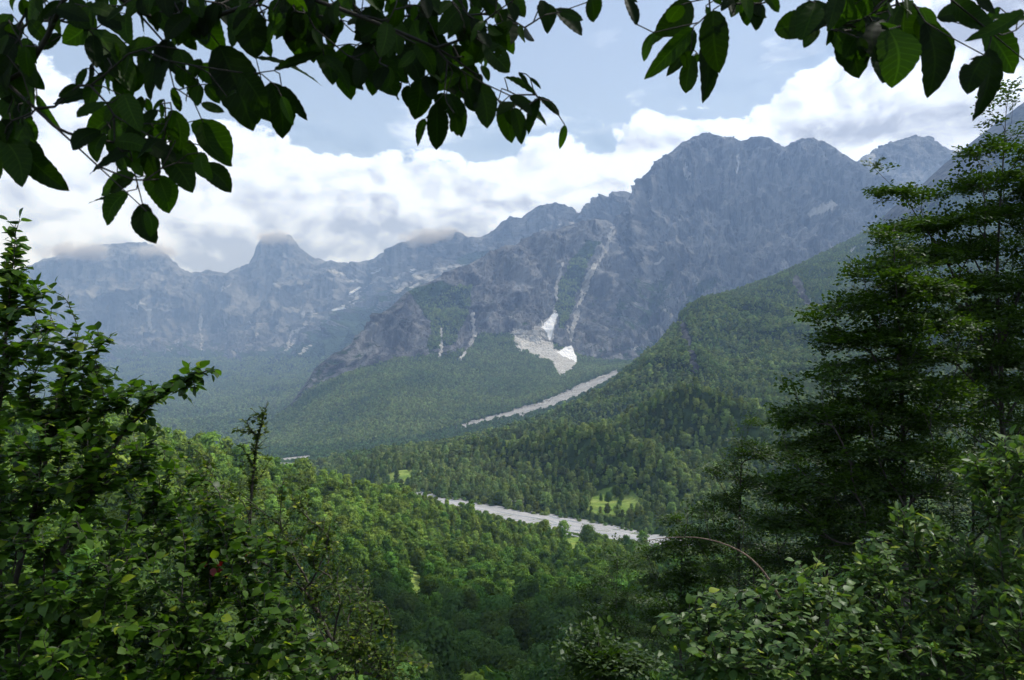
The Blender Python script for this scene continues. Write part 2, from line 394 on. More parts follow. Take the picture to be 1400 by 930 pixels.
# --- peak behind its right shoulder
N_R = [(1100,300,7000),(1172,224,7000),(1185,214,7000),(1200,203,7000),(1222,194,7000),(1240,188,7000),(1252,186,7000),(1268,189,7000),(1285,200,7000),(1320,215,7000),(1480,230,7000)]
N_curves = [sh(N_R, 60, 1.2), N_R, [(1100,330,6300),(1252,240,6300),(1480,270,6300)], [(1100,400,5600),(1480,400,5600)]]
V, t = loft(N_curves, 1100, 1480, 300, [10, 120, 60])
s = sstep(0.95, 1.2, t); q = V * np.array([1, 1, 0.4])
d = (ridged(q / 500.0, 6, .55) - .35) * 160 * s + (ridged(np.stack([V[..., 0], V[..., 1] * .5, V[..., 2] * .12], -1) / 190.0, 5, .6) - .4) * 130 * s
V = V + np.array([0, 0, 1.]) * (np.exp(-((t - 1) / .15) ** 2) * fbm(V / 90.0 + 3, 6, .65) * 60)[..., None]
V = raw_terrain(V, d); px, py = proj(V)
scree = sstep(9, 3, line_dist(px, py, [(1180,220),(1192,214)])) * .7
oN = mesh_np('mountain_peak', V, [grid_faces(*V.shape[:2])], M_rock, attrs=dict(veg=0 * px, scree=scree, snow=0 * px, meadow=0 * px))
oN['kind'] = 'structure'

# --- craggy spur with its forest apron and the flat side valley
B_R = [(240,648,2000),(300,618,2300),(340,596,2500),(370,576,2700),(400,549,2950),(415,528,3050),(424,514,3100),(430,505,3150),(440,496,3200),(450,489,3250),(466,480,3300),(480,470,3350),(496,454,3400),(510,441,3450),(522,430,3500),(540,414,3600),(556,399,3700),(575,390,3800),(590,384,3900),(612,372,4000),(640,362,4150),(662,350,4250),(680,343,4300),(692,336,4350),(704,336,4400),(716,328,4450),(740,322,4500),(760,314,4600),(780,307,4700),(796,303,4750),(812,299,4800),(830,301,4850),(842,308,4850),(870,340,4850),(900,380,4850)]
B_curves = [
    sh(B_R, 45, 1.22),
    B_R,
    [(240,652,1960),(340,602,2440),(400,558,2820),(450,512,3080),(510,478,3240),(575,440,3500),(640,415,3750),(700,395,3900),(770,395,4050),(830,400,4250),(900,430,4400)],
    [(240,656,1930),(340,606,2400),(400,564,2760),(415,548,2850),(470,515,2950),(540,497,3050),(600,490,3150),(650,482,3300),(700,470,3450),(760,470,3550),(800,490,3450),(900,500,3400)],
    [(240,662,1800),(340,616,2150),(430,612,2030),(500,606,1980),(560,599,1990),(615,584,2180),(700,560,2420),(780,531,2620),(840,508,2850),(900,492,3000)],
    [(240,675,1450),(350,642,1430),(430,636,1500),(520,630,1620),(600,620,1740),(680,603,1790),(760,578,1880),(830,545,1960),(860,520,2020),(900,500,2100)],
]
V, t = loft(B_curves, 240, 900, 800, [16, 150, 130, 170, 60])
s = sstep(0.95, 1.2, t) * (1 - sstep(2.6, 3.3, t) * 0.93) * sstep(415, 560, proj(V)[0])
q = V * np.array([1, 1, 0.3])
warp = np.stack([fbm(V / 400.0 + k * 4.1, 3) for k in range(3)], -1) * 120
d = (ridged((q + warp) / 430.0 + 8.2, 7, 0.55) - 0.35) * 190 * s + (ridged((q + warp * .4) / 120.0 + 5, 5, .55) - .4) * 55 * s + fbm(V / 45.0, 4) * 12 * (s + 0.05)
d += (ridged(np.stack([V[..., 0], V[..., 1] * .5, V[..., 2] * .1], -1) / 120.0 + 3, 5, .6) - .4) * 80 * s
d += fbm(V / 330.0 + 40, 4) * 55 * sstep(2.6, 3.2, t) * (1 - sstep(3.6, 4.0, t)) * sstep(300, 430, proj(V)[0])
P0 = proj(V)
d -= sstep(22, 0, line_dist(*P0, [(640,415),(646,450),(640,475)])) * 45 * s
d -= sstep(26, 0, line_dist(*P0, [(775,330),(768,380),(757,425)])) * 60 * s
V = raw_terrain(V, d)
px, py = proj(V); jx, jy = jitter_px(V, px, py, 10, 1 / 200.0)
slope = grid_normals(V)[..., 2]
cb = np.interp(px, [240, 400, 415, 470, 540, 600, 650, 700, 740, 800, 900], [600, 556, 540, 512, 494, 487, 474, 462, 462, 490, 500])
veg = sstep(-12, 8, jy - cb)
veg = np.maximum(veg, 0.75 * poly_mask(jx, jy, [(560,395),(600,385),(645,392),(640,430),(620,470),(585,480),(590,440),(570,420)]))
veg = np.maximum(veg, 0.68 * poly_mask(jx, jy, [(650,460),(690,455),(720,470),(700,490),(640,495)]))
veg = np.maximum(veg, 0.48 * sstep(0.55, 0.75, slope) * (py > 400))
veg = np.maximum(veg, 0.7 * poly_mask(jx, jy, [(755,420),(775,360),(800,330),(820,330),(800,370),(785,420),(770,450)]))
fq = np.stack([px, py, 0 * px], -1); fx, fy = fbm(fq / 7.0, 4) * 9, fbm(fq / 7.0 + 50, 4) * 9
scree = soft_poly(px + (jx - px) * .3 + fx * .6, py + (jy - py) * .3 + fy * .6, SCREE, 9) * 1.15 + .25 * fbm(fq * np.array([1, .35, 1]) / 4.0 + 9, 4) * soft_poly(px, py, SCREE, 14)
for pts, w in (([(768,362),(763,388),(757,428)],4), ([(646,428),(649,460),(641,476),(629,490)],4), ([(603,450),(603,480),(598,490)],3.5), ([(688,545),(690,560)],2.5), ([(702,543),(725,535)],1.6), ([(705,573),(725,566),(746,560)],2.2),
               ([(838,312),(831,330),(825,346)],6), ([(824,350),(812,370),(802,386)],4.5), ([(812,366),(803,380),(798,398)],6.5), ([(798,392),(795,410),(786,428)],3), ([(806,385),(797,410),(790,432)],2.5), ([(789,426),(784,445),(782,462)],5), ([(776,440),(780,466)],2.5)):
    scree = np.maximum(scree, sstep(w * 1.3, 0, line_dist(jx * .4 + px * .6, jy * .4 + py * .6, pts, True)) * 0.9)
stream = np.clip(np.maximum(soft_poly(px + fx * .7, py + fy * .45, STREAM, 3) * (1.05 + .9 * np.minimum(fbm(np.stack([px / 14, py / 3.0, 0 * px], -1) + 4, 4) + .12, 0)), poly_mask(px + fx * .3, py + fy * .12, FARRIVER)), 0, 1)
snow = np.maximum(poly_mask(px + fx * .35, py + fy * .35, SNOW1), poly_mask(px + fx * .35, py + fy * .35, SNOW2))
scree = np.clip(scree, 0, 1); scree2 = np.maximum(scree, stream); veg = veg * (1 - .7 * stream)
B_V, B_veg, B_bare, B_t = V, veg, np.clip(np.maximum(scree2, snow) * 1.6, 0, 1), t
oB = mesh_np('mountain_spur', V, [grid_faces(*V.shape[:2])], M_rock, attrs=dict(veg=veg, scree=scree2, snow=snow, meadow=0 * px))
oB['kind'] = 'structure'

# --- wooded hill across the river
C_R = [(330,652,1250),(380,642,1240),(430,634,1230),(520,622,1180),(600,611,1250),(680,594,1350),(760,567,1450),(830,533,1550),(850,514,1600),(880,493,1650),(900,474,1700),(915,453,1750),(930,432,1800),(945,419,1850),(965,409,1900),(1000,400,2000),(1060,378,2200),(1120,350,2500),(1180,320,2850),(1215,292,3000),(1250,262,3100),(1290,225,3200),(1340,185,3300),(1400,140,3400),(1560,60,3500)]
C_curves = [
    [(x, y + 70, Y * 1.18) for x, y, Y in C_R],
    C_R,
    [(330,656,1210),(430,637,1190),(520,630,1050),(600,622,1000),(700,605,1000),(800,578,1050),(850,555,1120),(900,524,1200),(960,494,1260),(1000,482,1310),(1100,455,1480),(1200,415,1750),(1300,350,2100),(1400,280,2400),(1560,200,2600)],
    [(330,660,1180),(430,642,1140),(520,645,900),(600,645,840),(700,643,790),(800,636,725),(900,615,690),(1000,590,720),(1100,562,790),(1200,525,900),(1400,450,1100),(1560,400,1200)],
    [(330,666,1160),(430,655,1080),(520,663,820),(600,678,705),(700,690,645),(800,702,600),(890,727,545),(1000,742,520),(1200,760,490),(1560,770,460)],
    [(330,680,1100),(430,672,1000),(520,680,780),(600,700,670),(700,712,610),(800,724,570),(890,750,520),(1000,764,495),(1200,780,465),(1560,790,440)],
]
V, t = loft(C_curves, 330, 1560, 700, [14, 170, 150, 130, 14])
s = sstep(0.95, 1.3, t) * (1 - sstep(3.2, 4.0, t))
d = fbm(V / 260.0 + 11, 4) * 60 * s + (ridged(V * np.array([1, 1, .6]) / 320.0 + 3, 4) - .4) * 45 * s * sstep(560, 760, proj(V)[0])
P0 = proj(V)
d -= sstep(40, 0, line_dist(*P0, [(1010,420),(1000,480),(985,540)])) * 35 * s
d -= sstep(24, 0, line_dist(*P0, [(1100,380),(1110,420),(1130,450)])) * 30 * s
d *= 1 - sstep(3.5, 4.0, t)
V = raw_terrain(V, d)
fall = np.stack([(V[..., 0] + V[..., 1] * .55), V[..., 0] * .16 - V[..., 1] * .16, V[..., 2] * .1], -1)
V[..., 2] += (ridged(fall / 210.0 + 4, 4) - .45) * 62 * sstep(1.05, 1.5, t) * sstep(3.75, 2.9, t) * sstep(520, 760, proj(V)[0])
V[..., 2] += 1.2 * sstep(3.3, 3.9, t) * sstep(4.1, 3.95, t) - 9 * sstep(4.0, 4.5, t)
px, py = proj(V); jx, jy = jitter_px(V, px, py, 16, 1 / 150.0)
veg = np.ones_like(px) * 0.95
high = sstep(1160, 1230, jx) * sstep(20, -60, jy - np.interp(px, [1100, 1200, 1300, 1400, 1560], [370, 345, 290, 220, 160]))
veg *= 1 - high * 0.85
cliff = np.maximum.reduce([0.62 * sstep(15, 3, line_dist(jx, jy, [(926,440),(938,468),(948,500)])), 0.8 * sstep(9, 4, line_dist(jx, jy, [(1088,385),(1095,400),(1100,412)]))])
scree = np.zeros_like(px)
for pts, w in (([(1098,400),(1118,425),(1132,448)],5), ([(1180,322),(1195,330),(1165,345)],5), ([(1200,322),(1190,345)],7), ([(1150,362),(1180,350)],4)):
    scree = np.maximum(scree, sstep(w * 1.4, 0, line_dist(jx, jy, pts, True)) * 0.6)
bank = 0.8 * sstep(5, 2, line_dist(px, py, [(690,682),(720,684),(740,690)])) * (fbm(V / 14.) > -.05)
scree = np.maximum(scree, bank)
MEAD = [[(530,648),(550,643),(592,644),(576,652),(556,664),(532,664)], [(810,673),(835,665),(860,668),(876,686),(872,699),(850,708),(812,704),(802,690)], [(930,680),(945,676),(940,692),(926,694)], [(806,690),(840,700),(836,706),(800,700)]]
meadow = np.zeros_like(px)
for mpoly in MEAD: meadow = np.maximum(meadow, soft_poly(px + (jx - px) * .3, py + (jy - py) * .3, mpoly, 5) * (1 + .5 * fbm(V / 7.0, 3)))
grass = 0.8 * sstep(1000, 1120, jx) * sstep(14, -6, jy - np.interp(px, [1000, 1060, 1120, 1180, 1300], [396, 385, 372, 345, 300])) * (1 - high)
veg = veg * (1 - cliff)
C_V, C_veg, C_bare = V, veg, np.maximum.reduce([scree, np.clip(meadow * 1.15, 0, .985), cliff * .9, high, grass * .6])
M_hill = terrain_mat('hill_ground', (0.05, 0.054, 0.056), (0.115, 0.12, 0.122), (0.03, 0.05, 0.018), (0.06, 0.10, 0.03), 3.0, 0.25, 3)
oC = mesh_np('wooded_hill', V, [grid_faces(*V.shape[:2])], M_hill, attrs=dict(veg=veg, scree=scree, snow=0 * px, meadow=meadow))
oC['kind'] = 'structure'

# --- our own side of the valley
E_curves = [
    [(-400,700,420),(0,690,430),(240,690,500),(430,705,570),(530,708,610),(620,716,600),(750,738,560),(890,766,505),(1100,790,460),(1700,830,320)],
    [(-400,560,230),(0,572,290),(150,592,330),(240,618,380),(330,644,430),(430,662,480),(530,677,530),(580,683,548),(620,697,560),(750,728,530),(890,756,478),(1000,766,450),(1200,780,380),(1700,800,260)],
    [(-400,640,150),(0,650,190),(240,680,240),(430,710,310),(620,742,370),(750,760,380),(890,785,340),(1100,790,270),(1700,800,180)],
    [(-400,720,80),(0,740,100),(300,770,150),(500,795,190),(700,815,210),(900,830,180),(1100,820,130),(1700,800,90)],
    [(-400,850,34),(0,870,44),(300,905,66),(500,925,82),(700,950,92),(900,940,78),(1100,900,56),(1700,860,36)],
    [(-400,1100,14),(0,1120,17),(500,1150,22),(900,1150,22),(1100,1120,18),(1700,1050,13)],
]
V, t = loft(E_curves, -400, 1700, 420, [24, 60, 60, 60, 50]); E_t = t
d = fbm(V / 60.0 + 21, 4) * 5 * sstep(4.9, 3.5, t) * sstep(0.0, 1.0, t)
d -= 10.0 * sstep(1.05, 1.9, t) * sstep(5.0, 4.2, t) + 4.0 * sstep(0.3, 0.9, t) * sstep(1.8, .9, t)
V = V + np.array([0, 0, 1.0]) * d[..., None]
flatb = (V[..., 1] > 330) & (proj(V)[0] > 480)
V[..., 2] = np.where(flatb, np.maximum(V[..., 2], -112.6 - 9 * sstep(620, 500, proj(V)[0]) + fbm(V / 15.0, 3) * .7), V[..., 2])
# the shoulder the viewer stands on, joined to the last row
last = V[-1]
rows = [V]
for k, (fy, z) in enumerate([(0.72, None), (0.5, None), (0.28, None), (0.0, -1.75), (-0.9, -1.2), (-3.0, 2.0)]):
    r = last.copy(); r[:, 1] = last[:, 1] * fy; r[:, 0] = last[:, 0] * (1 + (1 - fy) * 0.5)
    r[:, 2] = (last[:, 2] * (fy ** 1.1) + (-1.75) * (1 - fy ** 1.1)) if z is None else z
    r[:, 2] += fbm(r / 2.0, 3) * 0.18
    rows.append(r[None])
V = np.concatenate(rows, 0)
px, py = proj(V); jx, jy = jitter_px(V, px, py, 14, 1 / 25.0)
front = V[..., 1] > 40
EM = [[(762,744),(774,736),(796,736),(800,746),(780,754),(766,752)], [(545,775),(565,772),(574,795),(582,850),(560,858),(550,810)]]
meadow = np.zeros_like(px)
for mpoly in EM: meadow = np.maximum(meadow, poly_mask(px + (jx - px) * .3, py + (jy - py) * .3, mpoly) * front)
E_V, E_bare = V, meadow; E_t = np.concatenate([E_t, np.full((len(V) - len(E_t), E_t.shape[1]), 5.0)])
oE = mesh_np('hillside', V, [grid_faces(*V.shape[:2])], M_hill, attrs=dict(veg=np.ones_like(px), scree=0 * px, snow=0 * px, meadow=meadow))
oE['kind'] = 'structure'

# --- riverbed and the base ground
def river_mat():
    m, nt = new_mat('river_gravel')
    geo = nt.add('ShaderNodeNewGeometry'); pos = geo.outputs['Position']
    tc = nt.add('ShaderNodeAttribute', attribute_name='across'); along = nt.attr('along')
    cb = nt.add('ShaderNodeCombineXYZ'); nt.l.new(nt.math('MULTIPLY', along, 0.012), cb.inputs[0]); nt.l.new(nt.math('MULTIPLY', tc.outputs['Fac'], 4.5), cb.inputs[1])
    n = nt.noise(cb.outputs[0], 2.2, 6, 0.6, 0.6); n2 = nt.noise(pos, 0.35, 5, 0.7)
    c = nt.mix(nt.ramp(n, 0.3, 0.7), (0.27, 0.275, 0.285, 1), (0.37, 0.375, 0.385, 1))
    c = nt.mix(nt.ramp(n2, 0.3, 0.75, 0, 0.6), c, (0.24, 0.24, 0.235, 1))
    ch = nt.noise(cb.outputs[0], 1.1, 3, 0.5, 0.8)
    band = nt.math('ABSOLUTE', nt.math('SUBTRACT', ch, 0.52))
    c = nt.mix(nt.ramp(band, 0.010, 0.024, 0.75, 0), c, (0.12, 0.155, 0.18, 1))
    gr = nt.ramp(nt.noise(pos, 0.06, 5, 0.65), 0.58, 0.64, 0, 0.75)
    c = nt.mix(gr, c, (0.10, 0.13, 0.05, 1))
    bs = nt.add('ShaderNodeBsdfDiffuse'); nt.l.new(c, bs.inputs['Color'])
    bp = nt.add('ShaderNodeBump'); bp.inputs['Distance'].default_value = 0.5; bp.inputs['Strength'].default_value = 0.6
    nt.l.new(nt.math('ADD', n, nt.math('MULTIPLY', n2, 0.4)), bp.inputs['Height']); nt.l.new(bp.outputs[0], bs.inputs['Normal'])
    nt.l.new(bs.outputs[0], nt.out.inputs['Surface']); return m
R_curves = [
    [(330,628,1650),(430,634,1250),(520,652,880),(610,674,715),(700,684,665),(760,691,635),(830,701,605),(895,722,565),(960,738,540)],
    [(330,650,1450),(430,652,1100),(520,676,790),(610,702,625),(700,714,580),(760,721,548),(830,733,515),(895,755,480),(960,775,455)],
]
V, t = loft(R_curves, 380, 960, 300, [40])
rpx = np.linspace(380, 960, 300)[None]
V[..., 2] = V[..., 2].mean(0)[None] * (1 - sstep(520, 620, rpx)) + -112.8 * sstep(520, 620, rpx) + fbm(V / 18.0, 3) * 0.5
al = np.cumsum(np.concatenate([[0], np.linalg.norm(np.diff(V[20], axis=0), axis=1)]))
oR = mesh_np('riverbed', V, [grid_faces(*V.shape[:2])], river_mat(), attrs=dict(across=t, along=np.broadcast_to(al, t.shape)))
oR['kind'] = 'structure'
gx = np.linspace(-30000, 30000, 60); gy = np.linspace(-4000, 30000, 60)
GX, GY = np.meshgrid(gx, gy); G = np.stack([GX, GY, -420 + 0 * GX], -1)
oG = mesh_np('ground', G, [grid_faces(60, 60)], M_hill, attrs=dict(veg=1 + 0 * GX, scree=0 * GX, snow=0 * GX, meadow=0 * GX)); oG['kind'] = 'structure'
print('terrain', time.time() - T0)

# ------------------------------------------------------------------ forest trees
def leaf_cards(centers, normals, size, r, elong=1.6, fold=0.25):
    """one folded diamond leaf/leaf-spray per centre: 4 verts, 2 tris"""
    n = len(centers)
    a = r.normal(size=(n, 3)); a -= normals * (a * normals).sum(1)[:, None]; a /= np.linalg.norm(a, axis=1)[:, None] + 1e-9
    b = np.cross(normals, a); size = np.broadcast_to(size, (n,))[:, None]
    v = np.stack([centers - a * size * elong / 2, centers + b * size / 2 - normals * size * fold, centers + a * size * elong / 2, centers - b * size / 2 - normals * size * fold], 1)
    f = (np.arange(n) * 4)[:, None]
    return v.reshape(-1, 3), np.concatenate([f + [0, 1, 2], f + [0, 2, 3]], 0)

def crown_mesh(name, h, w, n, size, shape, seed, mat):
    """a crown built from sprays gathered in clumps around limbs; origin at the tree's foot"""
    r = np.random.default_rng(seed)
    nc = max(8, n // 14)
    # clump centres
    tt = r.random(nc) ** 0.8
    if shape == 'cone':
        z = h * (0.14 + 0.86 * tt); rad = w * 0.5 * (1 - ((z / h - 0.14) / 0.86)) ** 0.8 + 0.05 * w
    elif shape == 'ovoid':
        z = h * (0.18 + 0.80 * tt); q_ = (z / h - 0.18) / 0.8; rad = w * 0.5 * np.sqrt(np.clip(1 - (q_ * 1.55 - 0.55) ** 2 * np.where(q_ > .355, 1, .6), 0.02, 1))
    else:
        z = h * (0.22 + 0.78 * tt); q_ = (z / h - 0.22) / 0.78; rad = w * 0.5 * np.sqrt(np.clip(1 - (2 * q_ - 0.9) ** 2 * 0.82, 0.03, 1))
    ang = r.random(nc) * 6.283; lob = 1 + 0.22 * np.sin(ang * 2 + seed) + 0.16 * np.sin(ang * 3 + seed * 1.7) + 0.1 * np.sin(z * 1.9 + seed)
    k = np.sqrt(r.random(nc) * 0.75 + 0.25)
    C = np.stack([np.cos(ang) * rad * k * lob, np.sin(ang) * rad * k * lob, z], 1)
    per = n // nc
    cs = w * 0.115
    off = r.normal(size=(nc, per, 3)) * [cs, cs, cs * 0.55]
    cen = (C[:, None] + off).reshape(-1, 3)
    out = off.reshape(-1, 3) / cs + np.repeat(C * [1 / w, 1 / w, 0.0], per, 0) * 2 + [0, 0, 0.9] + r.normal(size=(nc * per, 3)) * 0.5
    out /= np.linalg.norm(out, axis=1)[:, None] + 1e-9
    v, f = leaf_cards(cen, out, size * (0.7 + 0.6 * r.random(len(cen))), r)
    rnd = np.repeat(np.clip(np.repeat(r.random(nc), per) * 0.6 + r.random(nc * per) * 0.4, 0, 1), 4)
    # inner dark body so that the crown is not see-through
    o = mesh_np(name, v, [f], mat, attrs=dict(rnd=rnd), smooth=False)
    return o

def tube(pts, radii, sides=6):
    pts = np.asarray(pts, float); n = len(pts)
    d = np.gradient(pts, axis=0); d /= np.linalg.norm(d, axis=1)[:, None] + 1e-9
    ref = np.where(np.abs(d[:, 2:3]) < 0.8, np.array([[0., 0, 1]]), np.array([[1., 0, 0]]))
    ref = np.broadcast_to(ref[:1], d.shape)
    a = np.cross(d, ref); a /= np.linalg.norm(a, axis=1)[:, None] + 1e-9; b = np.cross(d, a)
    th = np.linspace(0, 6.2832, sides, endpoint=False)
    v = pts[:, None] + np.asarray(radii)[:, None, None] * (a[:, None] * np.cos(th)[None, :, None] + b[:, None] * np.sin(th)[None, :, None])
    i = np.arange(n * sides).reshape(n, sides); j = np.roll(i, -1, 1)
    return v.reshape(-1, 3), np.stack([i[:-1], j[:-1], j[1:], i[1:]], -1).reshape(-1, 4)

def merge(parts):
    V = []; Fs = []; off = 0
    for v, f in parts:
        V.append(v); Fs.append(f + off); off += len(v)
    return np.concatenate(V), np.concatenate(Fs)

M_forest = leaf_mat('forest_foliage', (0.095, 0.148, 0.046), (0.22, 0.29, 0.088), 0.2, (1.25, 1.35, 0.6), 0.0, inst=True)
M_tree_near = leaf_mat('slope_foliage', (0.078, 0.132, 0.032), (0.17, 0.255, 0.056), 0.28, (1.3, 1.45, 0.6), 0.0, objrand=0.25)
M_bark = bark_mat('grey_bark', (0.045, 0.038, 0.03), (0.11, 0.10, 0.085))
M_bark_dark = bark_mat('dark_bark', (0.022, 0.018, 0.014), (0.055, 0.047, 0.04), 25)

def scatter(V, dens_mask, spacing, seed, tmin=0):
    """blue-noise-like positions on a terrain grid: one jittered place per cell"""
    r = np.random.default_rng(seed)
    A = V[:-1, :-1]; B = V[:-1, 1:]; C_ = V[1:, :-1]
    area = np.linalg.norm(np.cross((B - A)[..., :2], (C_ - A)[..., :2])[..., None], axis=-1) if False else np.abs((B - A)[..., 0] * (C_ - A)[..., 1] - (B - A)[..., 1] * (C_ - A)[..., 0])
    m = dens_mask[:-1, :-1]; w = area * (m > 0.02); w = w.ravel(); w /= w.sum()
    n = int(min(area[m > 0.02].sum() / spacing ** 2 * 4.0, 420000))
    idx = r.choice(len(w), n, p=w); i, j = np.divmod(idx, A.shape[1])
    u, v = r.random((2, n))[..., None]
    pos = V[i, j] * (1 - u) * (1 - v) + V[i, j + 1] * u * (1 - v) + V[i + 1, j] * (1 - u) * v + V[i + 1, j + 1] * u * v
    keep = r.random(n) < dens_mask[i, j]
    pos = pos[keep]
    key = np.floor(pos[:, :2] / spacing).astype(np.int64); k = key[:, 0] * 1000003 + key[:, 1]
    _, first = np.unique(k, return_index=True)
    return pos[first]

def forest_object(name, pos, scale, tint, variants, seed):
    """one stuff object: places as vertices, trees set on them by nodes"""
    r = np.random.default_rng(seed)
    me = bpy.data.meshes.new(name); me.vertices.add(len(pos)); me.vertices.foreach_set('co', np.ascontiguousarray(pos, np.float32).ravel())
    for k, v in dict(scale=scale, tint=tint, rot=r.random(len(pos)) * 6.283, pick=None).items():
        if v is None:
            a = me.attributes.new('pick', 'INT', 'POINT'); a.data.foreach_set('value', r.integers(0, len(variants), len(pos)).astype(np.int32)); continue
        a = me.attributes.new(k, 'FLOAT', 'POINT'); a.data.foreach_set('value', np.ascontiguousarray(v, np.float32))
    o = bpy.data.objects.new(name, me); col.objects.link(o); o['kind'] = 'stuff'
    g = bpy.data.node_groups.new(name + '_nodes', 'GeometryNodeTree')
    g.interface.new_socket('Geometry', in_out='INPUT', socket_type='NodeSocketGeometry'); g.interface.new_socket('Geometry', in_out='OUTPUT', socket_type='NodeSocketGeometry')
    N = g.nodes; L = g.links
    gi = N.new('NodeGroupInput'); go = N.new('NodeGroupOutput')
    jn = N.new('GeometryNodeJoinGeometry')
    for vobj in reversed(variants):
        oi = N.new('GeometryNodeObjectInfo'); oi.inputs['Object'].default_value = vobj; oi.inputs['As Instance'].default_value = True
        L.new(oi.outputs['Geometry'], jn.inputs[0])
    ip = N.new('GeometryNodeInstanceOnPoints'); L.new(gi.outputs[0], ip.inputs['Points']); L.new(jn.outputs[0], ip.inputs['Instance'])
    ip.inputs['Pick Instance'].default_value = True
    def na(nm, dt):
        n = N.new('GeometryNodeInputNamedAttribute'); n.data_type = dt; n.inputs['Name'].default_value = nm; return n.outputs['Attribute']
    L.new(na('pick', 'INT'), ip.inputs['Instance Index'])
    cx = N.new('ShaderNodeCombineXYZ'); L.new(na('rot', 'FLOAT'), cx.inputs[2]); L.new(cx.outputs[0], ip.inputs['Rotation'])
    L.new(na('scale', 'FLOAT'), ip.inputs['Scale'])
    L.new(ip.outputs[0], go.inputs[0])
    md = o.modifiers.new('trees', 'NODES'); md.node_group = g
    return o

def unlinked(o):
    col.objects.unlink(o); return o

far_variants = [unlinked(crown_mesh('far_tree_crown', 11, 8.5, 150, 1.9, sp, 50 + k, M_forest)) for k, sp in enumerate(['ovoid', 'round', 'ovoid', 'round', 'cone'])]
mid_variants = [unlinked(crown_mesh('forest_tree_crown', 11.5, 6.0 if sp == 'cone' else 6.6, 900, 0.8, sp, 70 + k, M_forest)) for k, sp in enumerate(['ovoid', 'cone', 'cone', 'round', 'ovoid', 'cone'])]

M_slope = leaf_mat('near_slope_foliage', (0.085, 0.150, 0.028), (0.215, 0.315, 0.060), 0.26, (1.3, 1.4, 0.5), 0.0, inst=True)
slope_variants = [unlinked(crown_mesh('slope_tree_crown', 11.5, 5.6 if sp == 'cone' else 6.4, 1100, 0.72, sp, 90 + k, M_slope)) for k, sp in enumerate(['ovoid', 'cone', 'cone', 'round', 'ovoid', 'cone'])]
# hill across the river
dn = sstep(0.3, 0.8, C_veg) * (1 - np.clip(C_bare, 0, 1))
cpos = scatter(C_V, dn, 4.8, 1)
cpx, cpy = proj(cpos)
keep = (cpx < 1470) & (cpx > 340); cpos = cpos[keep]; cpx, cpy = cpx[keep], cpy[keep]
r1 = np.random.default_rng(21)
big = fbm(cpos / 90.0, 3)
sc = (0.39 + 0.47 * r1.random(len(cpos)) ** 1.7) * (1 + 0.4 * big) * np.where(cpy < np.interp(cpx, [900, 1200, 1500], [430, 400, 300]), 0.75, 1.0)
tint = .75 * np.clip(0.33 + fbm(cpos / 90.0 + 8, 3) * 1.5, 0, 1) ** 1.2
odd = r1.random(len(cpos)); sc = sc * np.where(odd < .07, 1.5, 1) * np.where(odd > .93, .6, 1); tint = np.where((odd > .07) & (odd < .17), .9, tint)
near_c = cpos[:, 1] < 1100
forest_object('hill_forest', cpos[~near_c], sc[~near_c], tint[~near_c], far_variants, 31)
forest_object('riverside_forest', cpos[near_c], sc[near_c], tint[near_c], mid_variants, 32)
# apron of the spur and the flat valley
dn = sstep(0.45, 0.9, B_veg) * (1 - np.clip(B_bare, 0, 1)) * (B_t > 1.6)
bpos = scatter(B_V, dn, 7.6, 2); bpx, bpy_ = proj(bpos)
flat = bpy_ > np.interp(bpx, [240, 430, 500, 560, 615, 700, 780, 840, 900], [620, 614, 608, 602, 587, 564, 534, 511, 495])
sc = (0.7 + 0.5 * r1.random(len(bpos))) * (1 + 0.3 * fbm(bpos / 130.0, 3)) * np.where(flat, 0.85, 0.95)
tint = np.clip(np.where(flat, 0.95, 0.30 + fbm(bpos / 200.0 + 8, 3) * 1.2), 0, 1)
forest_object('valley_forest', bpos, sc, tint, far_variants, 33)
# hazy woods below the far range
dn = sstep(0.6, 0.95, A_veg) * (1 - np.clip(A_scree, 0, 1)) * (proj(A_V)[1] > 490) * (proj(A_V)[0] < 560)
apos = scatter(A_V, dn, 15.0, 3)
forest_object('distant_forest', apos, 1.1 + 0.7 * r1.random(len(apos)), np.clip(0.4 + fbm(apos / 300.0, 3), 0, 1), far_variants, 34)
print('forests', len(cpos), len(bpos), len(apos), time.time() - T0)

# our own slope: the largest stand as trees of their own
dn = (1 - np.clip(E_bare, 0, 1)) * (E_V[..., 1] > 66) * (E_t > np.where(proj(E_V)[0] > 500, .72, 0.6))
epos = scatter(E_V, dn, 5.2, 4); epx, epy = proj(epos)
keep = (epx > -120) & (epx < 1500); epos = epos[keep]; epx, epy = epx[keep], epy[keep]
dist = np.linalg.norm(epos, axis=1)
r2 = np.random.default_rng(5)
esc = (0.56 + 0.6 * r2.random(len(epos)) ** 1.4) * (1 + 0.3 * fbm(epos / 40.0, 3)) * np.where((epx > 560) & (epy < 770), .62 + .3 * (r2.random(len(epos)) < .12), np.where(epx > 430, .85, 1))
etint = np.clip(sstep(735, 800, epy + 40 * fbm(epos / 40.0 + 5, 3)) * 0.75 + 0.25 * r2.random(len(epos)) ** 2, 0, 1)  # lower trees tinted darker: slope shade put into foliage colour, plus random variation
top_y = epy - 11 * esc / dist * F_
odd = r2.random(len(epos)); esc = esc * np.where((odd < .06) & (epx < 600), 1.4, 1) * np.where(odd > .92, .6, 1); etint = np.where((odd > .06) & (odd < .15), .95, etint)
seen = (top_y < 940) & (epx > 180) & (epx < 1120)
order = np.argsort(-(esc / dist) * seen)
own = order[:300]; rest = np.setdiff1d(np.arange(len(epos)), own)
forest_object('slope_forest', epos[rest], esc[rest], etint[rest], slope_variants, 35)
